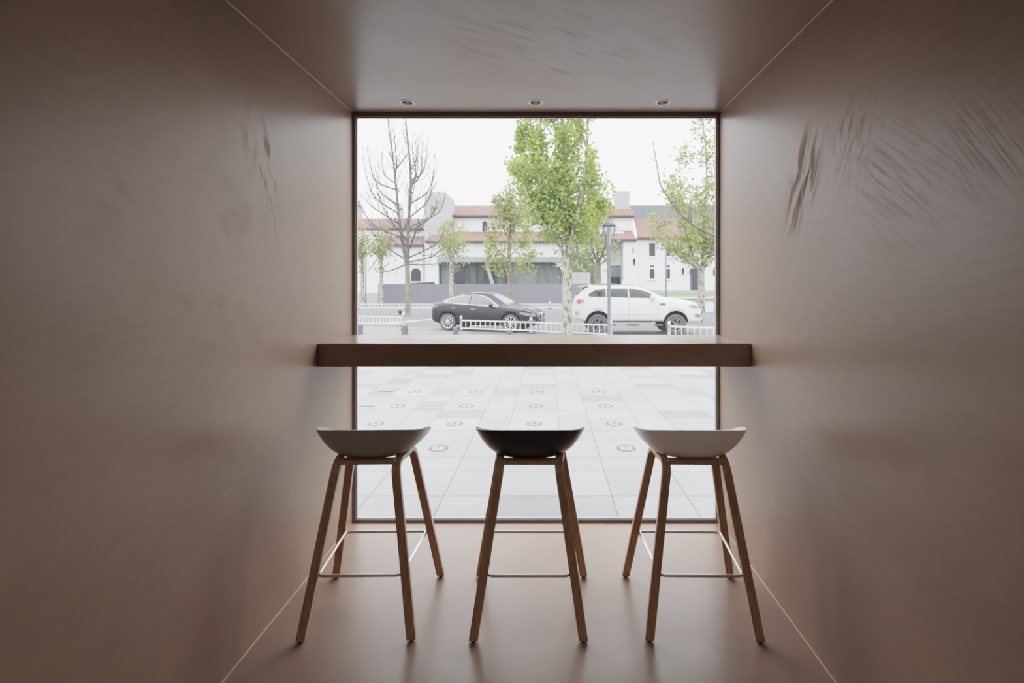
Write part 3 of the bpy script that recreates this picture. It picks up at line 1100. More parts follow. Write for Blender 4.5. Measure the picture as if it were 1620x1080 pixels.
# ---- white off-road wagon
SUVY = 19.98
k = 780 / (SUVY - 0.93)
t = thing('white_suv', 'white off-road wagon parked behind the lamp post', 'car', (P(908.5, 0, SUVY - 0.93).x, SUVY, GZ + 0.005))
t.scale = (1.035, 1.035, 1.035)
c = Car(4.84,
        [(0, 0.66), (0.2, 0.56), (0.6, 0.50), (1.4, 0.50), (3.2, 0.50), (4.3, 0.47), (4.7, 0.48), (4.84, 0.55)],
        [(0, 0.66), (0.08, 0.80), (0.25, 0.88), (0.6, 0.925), (1.2, 0.93), (3.4, 0.93), (4.1, 0.92), (4.45, 0.86), (4.7, 0.74), (4.84, 0.60)],
        [(0, 1.04), (0.06, 1.26), (0.15, 1.36), (0.5, 1.41), (1.5, 1.40), (2.8, 1.36), (3.5, 1.34), (4.2, 1.24), (4.6, 1.12), (4.75, 1.02), (4.84, 0.90)],
        [(0, 1.08), (0.06, 1.32), (0.12, 1.46), (0.28, 1.66), (0.45, 1.80), (0.62, 1.845), (1.2, 1.865), (1.9, 1.865), (2.4, 1.845), (2.75, 1.76), (3.1, 1.58), (3.45, 1.425), (3.62, 1.395), (4.2, 1.33), (4.6, 1.23), (4.75, 1.12), (4.84, 0.98)],
        [(0, 0.58), (0.12, 0.68), (0.45, 0.69), (1.2, 0.685), (2.4, 0.665), (2.9, 0.69), (3.45, 0.74), (3.8, 0.76), (4.4, 0.70), (4.84, 0.46)])
xr, xf, R = 0.89, 3.80, 0.395
c.body('body', M['paint_white'], t, [(xr, 0.44, 0.475), (xf, 0.44, 0.475)])
for x in (xr, xf):
    for sg in (-1, 1):
        wheel(t, x, sg * 0.80, R, 0.25, sg, M['rim_dark'], 6, 0.25)
for sg in (-1, 1):
    zl = [(0.50, 1.50), (0.62, 1.445), (1.4, 1.435), (2.9, 1.40), (3.1, 1.42)]
    zh = [(0.50, 1.51), (0.62, 1.60), (0.85, 1.715), (1.3, 1.75), (2.2, 1.745), (2.6, 1.68), (2.9, 1.56), (3.08, 1.45)]
    c.spatch('side_window', M['car_glass'], t, 0.52, 1.19, zl, zh, sg)
    c.spatch('side_window', M['car_glass'], t, 1.22, 2.02, zl, zh, sg)
    c.spatch('side_window', M['car_glass'], t, 2.06, 3.05, zl, zh, sg)
    c.spatch('tail_lamp', M['red_lamp'], t, 0.085, 0.36, [(0.085, 1.19), (0.2, 1.18), (0.36, 1.25)], [(0.085, 1.34), (0.36, 1.34)], sg, 0.012, 8, 4)
    c.spatch('head_lamp', M['head_lamp'], t, 4.30, 4.72, [(4.30, 1.09), (4.45, 1.01), (4.72, 0.99)], [(4.30, 1.17), (4.72, 1.10)], sg, 0.012, 8, 4)
    c.spatch('fog_lamp', M['head_lamp'], t, 4.52, 4.80, [(4.52, 0.70), (4.80, 0.64)], [(4.52, 0.80), (4.80, 0.78)], sg, 0.012, 6, 3)
    c.spatch('fender_vent', M['plastic'], t, 3.20, 3.40, [(3.20, 1.13), (3.40, 1.12)], [(3.20, 1.21), (3.40, 1.20)], sg, 0.012, 4, 2)
    c.spatch('rear_fog_lamp', M['silver'], t, 0.03, 0.16, [(0.03, 0.78), (0.16, 0.74)], [(0.03, 0.90), (0.16, 0.90)], sg, 0.012, 4, 2)
    c.sline('door_seam', M['plastic'], t, [(2.04, 1.40), (2.06, 0.9), (2.04, 0.60)], sg, 0.005, 0.002)
    c.sline('door_seam', M['plastic'], t, [(3.12, 1.36), (3.14, 0.9), (3.10, 0.60)], sg, 0.005, 0.002)
    c.sline('door_handle', M['chrome'], t, [(2.22, 1.235), (2.40, 1.235)], sg, 0.016, 0.02)
    c.sline('door_handle', M['chrome'], t, [(1.16, 1.255), (1.33, 1.255)], sg, 0.016, 0.02)
    c.sline('window_trim', M['plastic'], t, [(0.52, 1.50), (0.62, 1.445), (1.4, 1.435), (2.9, 1.40)], sg, 0.010, 0.008)
    mirror_part(t, 2.92, sg * 0.93, 1.43, sg, M['paint_white'], M['plastic'], 1.35)
    c.sline('sill_trim', M['plastic'], t, [(1.36, 0.535), (3.30, 0.535)], sg, 0.030, -0.005)
    c.sline('crease_shade_line', M['silver'], t, [(1.3, 0.80), (2.2, 0.78), (3.2, 0.80)], sg, 0.008, 0.0)  # grey strip draws in the shade line of a body crease
    for xa in (xr, xf):
        c.sline('arch_trim', M['silver'], t, [(xa + 0.49 * math.cos(a * PI / 12), 0.44 + 0.49 * math.sin(a * PI / 12)) for a in range(2, 11)], sg, 0.014, 0.004)
    m = MB(); m.hexa([(1.45, sg * 0.80, 0.36), (3.30, sg * 0.80, 0.36), (3.30, sg * 0.98, 0.36), (1.45, sg * 0.98, 0.36), (1.45, sg * 0.80, 0.42), (3.30, sg * 0.80, 0.42), (3.30, sg * 0.98, 0.42), (1.45, sg * 0.98, 0.42)])
    st = m.build('side_step', M['plastic'], t, bevel=0.01)
    for x0, x1 in ((1.55, 1.95), (2.4, 2.95)):
        m = MB(); y = sg * 0.985; m.box(x0, x1, y - 0.006, y + 0.006, 0.35, 0.435); m.build('step_pad', M['silver'], st)
    m = MB(); m.tube([(0.75, sg * 0.60, 1.84), (0.8, sg * 0.62, 1.885), (1.5, sg * 0.62, 1.90), (2.3, sg * 0.61, 1.87), (2.4, sg * 0.60, 1.82)], 0.016, 6); m.build('roof_rail', M['silver'], t)
c.tpatch('windscreen', M['car_glass'], t, 2.50, 3.42, 0.86, 0.86)
c.tpatch('rear_window', M['car_glass'], t, 0.14, 0.42, 0.8, 0.84)
m = MB(); m.hexa([(0.22, -0.62, 1.80), (0.60, -0.64, 1.845), (0.60, 0.64, 1.845), (0.22, 0.62, 1.80), (0.22, -0.62, 1.835), (0.60, -0.64, 1.875), (0.60, 0.64, 1.875), (0.22, 0.62, 1.835)]); m.build('tail_spoiler', M['paint_white'], t, bevel=0.01)
m = MB(); m.hexa([(0.62, -0.03, 1.84), (0.80, -0.03, 1.84), (0.80, 0.03, 1.84), (0.62, 0.03, 1.84), (0.62, -0.012, 1.93), (0.68, -0.012, 1.92), (0.68, 0.012, 1.92), (0.62, 0.012, 1.93)]); m.build('antenna_fin', M['paint_white'], t)
m = MB()
m.box(4.78, 4.86, -0.48, 0.48, 0.80, 1.02); gr = m.build('grille', M['plastic'], t, bevel=0.02)
for z in (0.86, 0.92, 0.98):
    m = MB(); m.box(4.855, 4.875, -0.46, 0.46, z - 0.012, z + 0.012); m.build('grille_bar', M['chrome'], gr)
m = MB(); m.box(4.80, 4.88, -0.55, 0.55, 0.55, 0.70); m.build('front_bumper', M['paint_white'], t, bevel=0.03)

# ---- black sloping-roof car
t = thing('black_coupe_car', 'black coupe-roofed car parked behind the white picket barrier', 'car', (-4.84, 22.2, GZ + 0.005), math.radians(-16.5))
t.scale = (0.975, 0.975, 0.975)
c = Car(4.93,
        [(0, 0.46), (0.25, 0.34), (0.7, 0.27), (1.5, 0.25), (3.4, 0.25), (4.4, 0.24), (4.75, 0.27), (4.93, 0.36)],
        [(0, 0.70), (0.08, 0.82), (0.3, 0.92), (0.8, 0.985), (1.5, 0.98), (3.3, 0.98), (3.9, 0.985), (4.35, 0.93), (4.65, 0.82), (4.85, 0.66), (4.93, 0.56)],
        [(0, 0.92), (0.06, 1.06), (0.2, 1.14), (0.8, 1.17), (1.6, 1.13), (2.8, 1.07), (3.4, 1.05), (4.2, 0.97), (4.6, 0.87), (4.8, 0.78), (4.93, 0.68)],
        [(0, 0.98), (0.05, 1.16), (0.12, 1.24), (0.3, 1.275), (0.6, 1.40), (1.0, 1.53), (1.5, 1.64), (2.0, 1.69), (2.4, 1.695), (2.8, 1.63), (3.2, 1.44), (3.62, 1.185), (3.8, 1.15), (4.3, 1.08), (4.65, 0.98), (4.8, 0.88), (4.93, 0.76)],
        [(0, 0.60), (0.2, 0.72), (0.6, 0.64), (1.2, 0.60), (2.0, 0.60), (2.6, 0.62), (3.2, 0.70), (3.62, 0.76), (4.3, 0.72), (4.7, 0.62), (4.93, 0.46)])
xr, xf, R = 0.93, 3.86, 0.378
c.body('body', M['paint_black'], t, [(xr, 0.40, 0.435), (xf, 0.40, 0.435)])
for x in (xr, xf):
    for sg in (-1, 1):
        wheel(t, x, sg * 0.855, R, 0.27, sg, M['rim'], 10, 0.275)
zl = [(0.62, 1.275), (0.85, 1.215), (1.6, 1.165), (2.4, 1.12), (3.25, 1.075), (3.4, 1.075)]
zh = [(0.62, 1.285), (0.8, 1.36), (1.1, 1.45), (1.5, 1.525), (2.0, 1.565), (2.4, 1.545), (2.75, 1.44), (3.1, 1.23), (3.32, 1.085)]
for sg in (-1, 1):
    c.spatch('side_window', M['car_glass_pale'], t, 0.66, 1.02, zl, zh, sg)
    c.spatch('side_window', M['car_glass_pale'], t, 1.05, 1.92, zl, zh, sg)
    c.spatch('side_window', M['car_glass_pale'], t, 1.98, 3.28, zl, zh, sg)
    loop = [(x, z) for x, z in zh] + [(x, z) for x, z in reversed(zl[:-1])]
    c.sline('window_trim', M['chrome'], t, loop, sg, 0.015, 0.012, True)
    c.spatch('tail_lamp', M['red_lamp'], t, 0.05, 0.42, [(0.05, 0.99), (0.42, 1.03)], [(0.05, 1.08), (0.42, 1.085)], sg, 0.012, 8, 4)
    c.spatch('head_lamp', M['head_lamp'], t, 4.28, 4.86, [(4.28, 0.80), (4.5, 0.72), (4.86, 0.66)], [(4.28, 0.86), (4.86, 0.775)], sg, 0.012, 8, 4)
    c.spatch('fog_lamp', M['silver'], t, 4.62, 4.86, [(4.62, 0.50), (4.86, 0.50)], [(4.62, 0.535), (4.86, 0.535)], sg, 0.014, 5, 2)
    c.sline('door_handle', M['silver'], t, [(1.12, 0.985), (1.32, 0.985)], sg, 0.015, 0.02)
    c.sline('door_handle', M['silver'], t, [(2.05, 0.955), (2.27, 0.955)], sg, 0.015, 0.02)
    c.sline('door_seam', M['well'], t, [(1.95, 1.13), (1.98, 0.7), (1.95, 0.40)], sg, 0.005, 0.002)
    c.sline('door_seam', M['well'], t, [(3.22, 1.05), (3.24, 0.7), (3.16, 0.40)], sg, 0.005, 0.002)
    mirror_part(t, 3.02, sg * 0.98, 1.14, sg, M['paint_black'], M['plastic'])
    # kidney grille
    m = MB()
    y = sg * 0.20
    pts = [(4.93 + 0.012, y + a, 0.66 + b) for a, b in ((-0.17, -0.13), (0.15 * 1, -0.13), (0.18, 0.0), (0.15, 0.12), (-0.15, 0.12), (-0.18, 0.0))]
    m.ring_tube(pts, 0.018, 6); gk = m.build('grille', M['chrome'], t)
    m = MB()
    for a in range(7):
        yy = y - 0.14 + a * 0.046
        m.box(4.925, 4.94, yy - 0.006, yy + 0.006, 0.54, 0.77)
    m.build('grille_slats', M['plastic'], gk)
c.tpatch('windscreen', M['car_glass_pale'], t, 2.58, 3.58, 0.88, 0.86)
c.tpatch('rear_window', M['car_glass'], t, 0.34, 0.95, 0.8, 0.82)
m = MB(); m.box(4.945, 4.965, -0.25, 0.25, 0.40, 0.56); m.build('number_plate', M['plate_blue'], t, bevel=0.005)
m = MB(); m.box(4.80, 4.935, -0.60, 0.60, 0.30, 0.40); m.build('front_bumper', M['plastic'], t, bevel=0.02)
# ------------------------------------------------------------------ villas across the street
def roof_mb(x0, x1, y0, z0, y1, z1, rx0=None, rx1=None, pitch=0.42, amp=0.085, thick=0.10):
    """single tiled slope from eave (y0, z0) to ridge (y1, z1), corrugated along x"""
    m = MB()
    rx0 = x0 if rx0 is None else rx0
    rx1 = x1 if rx1 is None else rx1
    n = max(4, int((x1 - x0) / pitch))
    q = 6

    def fn(u, v):
        x = (x0 + (x1 - x0) * u) * (1 - v) + (rx0 + (rx1 - rx0) * u) * v
        return (x, y0 + (y1 - y0) * v, z0 + (z1 - z0) * v + amp * abs(math.sin(PI * u * n)))
    m.grid(fn, n * q, 3)
    m.grid(lambda u, v: (x0 + (x1 - x0) * u, y0 + 0.05 * v, z0 + amp * abs(math.sin(PI * u * n)) * (1 - v) - thick * v), n * q, 1, False)
    return m


def eave_mb(x0, x1, y0, z0, depth=0.6):
    m = MB(); m.box(x0, x1, y0 + 0.02, y0 + depth, z0 - 0.2, z0 - 0.04)
    return m


def house_window(parent, x0, x1, z0, z1, y, sill=True, arch=False):
    m = MB()
    if arch:
        r = (x1 - x0) / 2
        poly = [(x0, z0), (x1, z0)] + [((x0 + x1) / 2 + r * math.cos(a * PI / 10), z1 - r + r * math.sin(a * PI / 10)) for a in range(11)]
        m.prism(poly, y - 0.03, y + 0.05)
    else:
        m.box(x0, x1, y - 0.03, y + 0.05, z0, z1)
    w = m.build('window', M['dark_glass'], parent)
    if sill:
        m = MB(); m.box(x0 - 0.18, x1 + 0.18, y - 0.14, y + 0.02, z0 - 0.14, z0); m.build('window_sill', M['villa'], w)
        m = MB(); m.box((x0 + x1) / 2 - 0.03, (x0 + x1) / 2 + 0.03, y - 0.05, y, z0, z1); m.box(x0, x1, y - 0.05, y, (z0 + z1) / 2 - 0.03, (z0 + z1) / 2 + 0.03); m.build('window_bars', M['eave'], w)
    return w


def bx(px0, px1, py0, py1, Y, Y1):
    a, b = P(px0, py1, Y), P(px1, py0, Y)
    return (a.x, b.x, Y, Y1, a.z, b.z)


def wallpart(name, mt, par, px0, px1, py0, py1, Y, Y1):
    m = MB()
    a = bx(px0, px1, py0, py1, Y, Y1)
    m.box(*a[:4], max(a[4], GZ), a[5])
    return m.build(name, mt, par)


# main villa: loggia storey in front, set-back upper storey, square tower
VYF, VYU = 54.0, 58.5
t = thing('main_villa', 'long white villa with red tiled roofs, square tower and glazed arcade', 'villa', (0, VYF, GZ))
E0 = bpy.data.objects  # names below are parts of this villa
pp = []
pp.append(wallpart('upper_wall', M['villa'], t, 690, 1003, 342, 400, VYU, VYU + 8))
pp.append(wallpart('tower', M['villa_grey'], t, 672, 711.5, 311, 400, VYF + 2.4, VYF + 5.4))
a, b = P(672, 311, VYF + 2.4), P(711.5, 304, VYF + 2.4)
m = MB(); m.prism([(a.x, a.z), (b.x, a.z), (b.x - 0.55, b.z), (a.x, b.z)], VYF + 2.4, VYF + 5.4); pp.append(m.build('tower_cap', M['villa_grey'], t))
for px in (685.2, 690.4):
    q = P(px, 329, VYF + 2.36); m = MB(); m.box(q.x - 0.06, q.x + 0.06, q.y, q.y + 0.05, q.z - 0.13, q.z + 0.13); pp.append(m.build('vent_slot', M['eave'], t))
# front of the loggia: solid wall with one wide opening whose far corner is arched
yo = VYF
x0, x1 = P(672, 0, yo).x, P(962, 0, yo).x
zt, zo = P(0, 381, yo).z, P(0, 413, yo).z
ox0, ox1 = P(693, 0, yo).x, P(890, 0, yo).x
rad = 1.6
poly = [(x0, GZ), (ox0, GZ), (ox0, zo)]
poly += [(ox1 - rad + rad * math.sin(k * PI / 16), zo - rad + rad * math.cos(k * PI / 16)) for k in range(9)]
poly += [(ox1, GZ), (x1, GZ), (x1, zt), (x0, zt)]
m = MB(); m.prism(poly, yo, yo + 0.7); pp.append(m.build('arcade_wall', M['villa'], t))
q0, q1 = P(693, 406, yo - 0.25), P(889, 414.5, yo - 0.25)
m = MB(); m.box(q0.x, q1.x, yo - 0.25, yo + 0.02, q1.z, q0.z); pp.append(m.build('canopy_band', M['soffit'], t))
m = MB(); m.box(ox0, ox1, yo + 0.75, yo + 1.2, zo, zo + 0.4); pp.append(m.build('soffit', M['soffit'], t))
for i, (pa, pb) in enumerate(((692, 727), (727, 769), (769, 807), (807, 847), (847, 891))):
    a, b = P(pa, 0, yo + 0.8).x, P(pb, 0, yo + 0.8).x
    m = MB(); m.box(a, b, yo + 0.8, yo + 0.86, GZ, zo + 0.1); pp.append(m.build('glazing', M['shop_glass2' if i in (0, 3, 4) else 'shop_glass'], t))
a = P(695.5, 0, yo + 0.6).x
m = MB(); m.box(a - 0.15, a + 0.12, yo + 0.55, yo + 0.7, GZ, zo); pp.append(m.build('jamb', M['eave'], t))
m = MB(); m.tube([P(769, 416, yo + 0.5), P(774, 432, yo + 0.5), P(780, 452, yo + 0.5)], 0.2, 8); pp.append(m.build('leaning_sheet', M['villa_grey'], t))
q = P(727, 440, yo + 0.7); m = MB(); m.lathe([(0.002, -0.02), (0.75, 0)], cen=q, n=20, axis='y'); pp.append(m.build('round_vent', M['dark_glass'], t))
a, b = P(672, 381, yo - 0.6), P(962, 381, yo - 0.6)
pp.append(roof_mb(a.x, b.x, yo - 0.6, a.z, VYU, P(0, 367, VYU).z).build('lower_roof', M['roof'], t))
pp.append(eave_mb(a.x, b.x, yo - 0.55, a.z).build('lower_eave', M['eave'], t))
a, b = P(688, 341, VYU - 0.6), P(1004, 341, VYU - 0.6)
r0, r1 = P(719, 325.5, VYU + 3.8), P(998, 325.5, VYU + 3.8)
pp.append(roof_mb(a.x, b.x, VYU - 0.6, a.z, VYU + 3.8, r0.z, r0.x, r1.x).build('upper_roof', M['roof'], t))
pp.append(eave_mb(a.x, b.x, VYU - 0.55, a.z).build('upper_eave', M['eave'], t))
pp.append(wallpart('chimney', M['villa_grey'], t, 974, 996, 302, 345, VYU + 2, VYU + 3.4))
for pa, pb in ((763, 771), (806, 814), (926, 934)):
    q0, q1 = P(pa, 367, VYU), P(pb, 350, VYU)
    pp.append(house_window(t, q0.x, q1.x, q0.z, q1.z, VYU, False))
for o in pp:
    o.location = (0, -VYF, -GZ)

# lower house on the side of the slim trees
LY0 = 56.0
t = thing('low_house', 'low white house with stepped red roofs and arched window behind slim trees', 'house', (0, LY0, GZ))
pp = [wallpart('wall', M['villa'], t, 480, 670, 389, 490, LY0, LY0 + 5), wallpart('upper_wall', M['villa'], t, 480, 669.5, 362, 392, LY0 + 3, LY0 + 9)]
a, b = P(596, 387, LY0 - 0.5), P(670.5, 387, LY0 - 0.5)
pp.append(roof_mb(a.x, b.x, LY0 - 0.5, a.z, LY0 + 3, P(0, 374, LY0 + 3).z).build('lower_roof', M['roof'], t))
pp.append(eave_mb(a.x, b.x, LY0 - 0.45, a.z).build('lower_eave', M['eave'], t))
a, b = P(480, 361, LY0 + 2.4), P(670, 365, LY0 + 2.4)
pp.append(roof_mb(a.x, b.x, LY0 + 2.4, a.z, LY0 + 7.5, P(0, 346, LY0 + 7.5).z).build('upper_roof', M['roof'], t))
pp.append(eave_mb(a.x, b.x, LY0 + 2.45, a.z).build('upper_eave', M['eave'], t))
pp.append(wallpart('wall_base', M['villa_grey'], t, 540, 600, 463, 490, LY0 - 0.6, LY0))
for px0, px1, py0, py1 in ((565, 571, 327, 352), (629.5, 635.5, 332, 356)):
    pp.append(wallpart('chimney', M['villa_grey'], t, px0, px1, py0, py1, LY0 + 7, LY0 + 7.7))
    q = P((px0 + px1) / 2, py0, LY0 + 7.3)
    m = MB(); m.lathe([(0.45, 0), (0.5, 0.12), (0.3, 0.3), (0.18, 0.4), (0.24, 0.65), (0.002, 0.95)], cen=q, n=10, capa=True); pp.append(m.build('chimney_pot', M['soffit'], t))
a, b = P(606, 350, LY0 + 8), P(655, 342, LY0 + 11)
m = MB(); m.add([(a.x, LY0 + 8, a.z), (b.x, LY0 + 8, a.z), (b.x - 1.6, LY0 + 11, b.z), (a.x + 1.6, LY0 + 11, b.z)], [(0, 1, 2, 3)]); pp.append(m.build('grey_hip_roof', M['soffit'], t))
q0, q1 = P(650.5, 445, LY0), P(665.5, 424, LY0)
pp.append(house_window(t, q0.x, q1.x, q0.z, q1.z, LY0, True, True))
for o in pp:
    o.location = (0, -LY0, -GZ)

# white house at the other end
RY = 56.0
t = thing('white_house', 'two-storey white house with red tiled roof and wall lanterns behind the lawn', 'house', (0, RY, GZ))
pp = [wallpart('wall', M['villa'], t, 1008, 1240, 376, 478, RY, RY + 8), wallpart('stair_bay', M['villa'], t, 986, 1009, 379, 478, RY - 0.9, RY + 7),
      wallpart('wall_base', M['villa_grey'], t, 1008.5, 1240, 459, 478, RY - 0.12, RY), wallpart('stone_base', M['villa'], t, 984, 1010, 444, 478, RY - 1.05, RY - 0.8)]
pp.append(wallpart('porch_wall', M['soffit'], t, 962, 987, 420, 478, RY + 1.2, RY + 3))
pp.append(wallpart('porch_door', M['eave'], t, 966, 981, 438, 478, RY + 1.1, RY + 1.3))
pp.append(wallpart('porch_lintel', M['villa'], t, 930, 987, 366, 420, RY + 1.0, RY + 3))
pp.append(wallpart('porch_pier', M['villa'], t, 935, 963, 410, 478, RY + 0.6, RY + 3))
a, b = P(1008, 375.5, RY - 0.6), P(1240, 375.5, RY - 0.6)
r0, r1 = P(1003.5, 346.5, RY + 5), P(1240, 346.5, RY + 5)
pp.append(roof_mb(a.x, b.x, RY - 0.6, a.z, RY + 5, r0.z, r0.x, r1.x).build('roof', M['roof'], t))
pp.append(eave_mb(a.x, b.x, RY - 0.55, a.z).build('eave', M['eave'], t))
a, b = P(960, 378.5, RY - 1.4), P(1008.5, 378.5, RY - 1.4)
pp.append(roof_mb(a.x, b.x, RY - 1.4, a.z, RY + 2.4, P(0, 365, RY + 2.4).z).build('bay_roof', M['roof'], t))
pp.append(eave_mb(a.x, b.x, RY - 1.35, a.z).build('bay_eave', M['eave'], t))
a, b = P(997, 347, RY + 8), P(1240, 325, RY + 13)
m = roof_mb(a.x, b.x, RY + 5.1, r0.z - 0.15, RY + 13, b.z, a.x + 0.7, b.x); pp.append(m.build('slate_roof', M['slate'], t))
for pa, pb, ya, yb in ((1027, 1036.5, 405, 384.5), (1053, 1060, 405, 384.5), (1028, 1035.5, 441, 425.5), (1054.5, 1060, 441, 425.5)):
    q0, q1 = P(pa, ya, RY), P(pb, yb, RY)
    pp.append(house_window(t, q0.x, q1.x, q0.z, q1.z, RY))
for pa, pb, ya, yb in ((1028.5, 1035, 422.2, 419.3), (1055, 1060, 422.2, 419.3)):
    q0, q1 = P(pa, ya, RY), P(pb, yb, RY)
    pp.append(house_window(t, q0.x, q1.x, q0.z, q1.z, RY, False))
for pa in (1000.2, 1003.6):
    q0, q1 = P(pa, 400, RY - 0.9), P(pa + 0.9, 391.5, RY - 0.9)
    pp.append(house_window(t, q0.x, q1.x, q0.z, q1.z, RY - 0.9, False))
q0, q1 = P(1093.5, 478, RY), P(1105, 423, RY)
pp.append(house_window(t, q0.x, q1.x, q0.z, q1.z, RY, False, True))
pp[-1].name = 'entrance_door'
q0, q1 = P(1091.2, 432, RY - 0.3), P(1094.5, 423, RY - 0.3)
m = MB(); m.prism([(q0.x, q0.z), (q1.x, q0.z), (q1.x, q1.z), (q0.x + 0.08, q0.z + 0.5)], RY - 0.4, RY + 0.05); pp.append(m.build('door_hood', M['dark_glass'], t))
m = MB(); m.box(P(1091.6, 0, RY).x, P(1093.6, 0, RY).x, RY - 0.06, RY + 0.02, GZ, P(0, 428, RY).z); pp.append(m.build('door_jamb', M['lamp_grey'], t))
for px, py, yy in ((1003, 414, RY - 0.95), (1080, 428.5, RY - 0.02), (1129, 431, RY - 0.02)):
    q = P(px, py, yy)
    m = MB(); m.lathe([(0.002, -0.42), (0.07, -0.38), (0.12, 0.18), (0.16, 0.2), (0.05, 0.36), (0.002, 0.45)], cen=(q.x, q.y - 0.16, q.z), n=10)
    m.box(q.x - 0.02, q.x + 0.02, q.y - 0.16, q.y + 0.02, q.z + 0.22, q.z + 0.27); pp.append(m.build('wall_lantern', M['black_iron'], t))
for o in pp:
    o.location = (0, -RY, -GZ)

# construction hoarding, pale panel beside it, lawn bank and its low wall
HY = 47.0
t = thing('construction_hoarding', 'long lilac-grey site hoarding running behind the black car', 'hoarding', (0, HY, GZ))
px = [598, 640, 684, 728, 772, 816, 860, 904, 945, 975]
pp = []
for i in range(len(px) - 1):
    a, b = P(px[i], 451 - 2.6 * min(1, max(0, (px[i] - 598) / 200)), HY), P(px[i + 1], 448.2, HY)
    m = MB(); m.box(a.x + 0.006, b.x - 0.006, HY, HY + 0.06, GZ + 0.01, max(a.z, 1.46)); pp.append(m.build('hoarding_panel', M['hoarding'], t))
a = P(598, 451, HY)
m = MB(); m.box(a.x, a.x + 0.06, HY + 0.06, HY + 4.5, GZ + 0.01, a.z + 0.05); pp.append(m.build('return_panel', M['hoarding'], t))
m = MB(); m.hexa([(P(622, 0, HY).x, HY + 2.0, 1.2), (P(680, 0, HY).x, HY + 2.0, 1.2), (P(680, 0, HY).x, HY + 2.1, 1.2), (P(622, 0, HY).x, HY + 2.1, 1.2),
                  (P(622, 0, HY).x, HY + 2.0, 1.46), (P(680, 0, HY).x, HY + 2.0, 1.68), (P(680, 0, HY).x, HY + 2.1, 1.68), (P(622, 0, HY).x, HY + 2.1, 1.46)])
pp.append(m.build('rear_panel', M['slate'], t))
for o in pp:
    o.location = (0, -HY, -GZ)
a, b = P(905, 430.5, 50.5), P(934, 448, 50.5)
m = MB(); m.box(a.x, b.x, 50.5, 50.6, GZ, a.z)
tag(m.build('site_panel', M['gasket']), 'pale blue-grey site panel standing just behind the hoarding', 'panel')
m = MB()
for k in range(9):
    random.seed(k)
    q = P(905 + 3.6 * k, 428, 53)
    m.tube([(q.x, q.y, 1.2), (q.x, q.y, 2.6), (q.x + 0.1, q.y, 4.6 + random.random())], [0.55, 0.7, 0.1], 7)
hb = m.build('hedge', M['hedge'])
tag(hb, 'dark green hedge above the pale site panel', 'hedge')
m = MB()
m.add([(P(1040, 0, 46.6).x, 46.7, 0.10), (P(1260, 0, 46.6).x, 46.7, 0.10), (P(1260, 0, 55.9).x, 54.9, 0.42), (P(1040, 0, 55.9).x, 54.9, 0.42)], [(0, 1, 2, 3)])
tag(m.build('lawn', M['grass'], recalc=False), 'bright green grass bank before the white house', 'lawn', kind='stuff')
m = MB(); m.box(P(1040, 0, 46.4).x, P(1260, 0, 46.4).x, 46.2, 46.6, GZ, 0.12)
lw = m.build('low_garden_wall', M['low_wall']); tag(lw, 'low tan garden wall along the foot of the lawn', 'garden wall')
m = MB(); m.box(P(1040, 0, 46.4).x, P(1260, 0, 46.4).x, 46.1, 46.65, 0.12, 0.20); m.build('coping', M['villa'], lw)
t = thing('street_board', 'blank white board on short feet beside the bonnet of the white car', 'board', (P(1121, 0, 33).x, 33, GZ + 0.006))
m = MB(); m.box(-0.30, 0.30, -0.03, 0.03, 0.12, 0.80); m.build('board', M['barrier'], t)
m = MB(); m.box(-0.26, -0.20, -0.22, 0.22, 0, 0.03); m.box(0.20, 0.26, -0.22, 0.22, 0, 0.03); m.box(-0.24, -0.22, -0.02, 0.02, 0.03, 0.12); m.box(0.22, 0.24, -0.02, 0.02, 0.03, 0.12); m.build('feet', M['rubber'], t)


# ------------------------------------------------------------------ trees
def env_at(tab, z):
    if z <= tab[0][0] or z >= tab[-1][0]:
        return None
    for (za, ca, ha), (zb, cb, hb_) in zip(tab[:-1], tab[1:]):
        if za <= z <= zb:
            u = (z - za) / (zb - za)
            return ca + (cb - ca) * u, ha + (hb_ - ha) * u


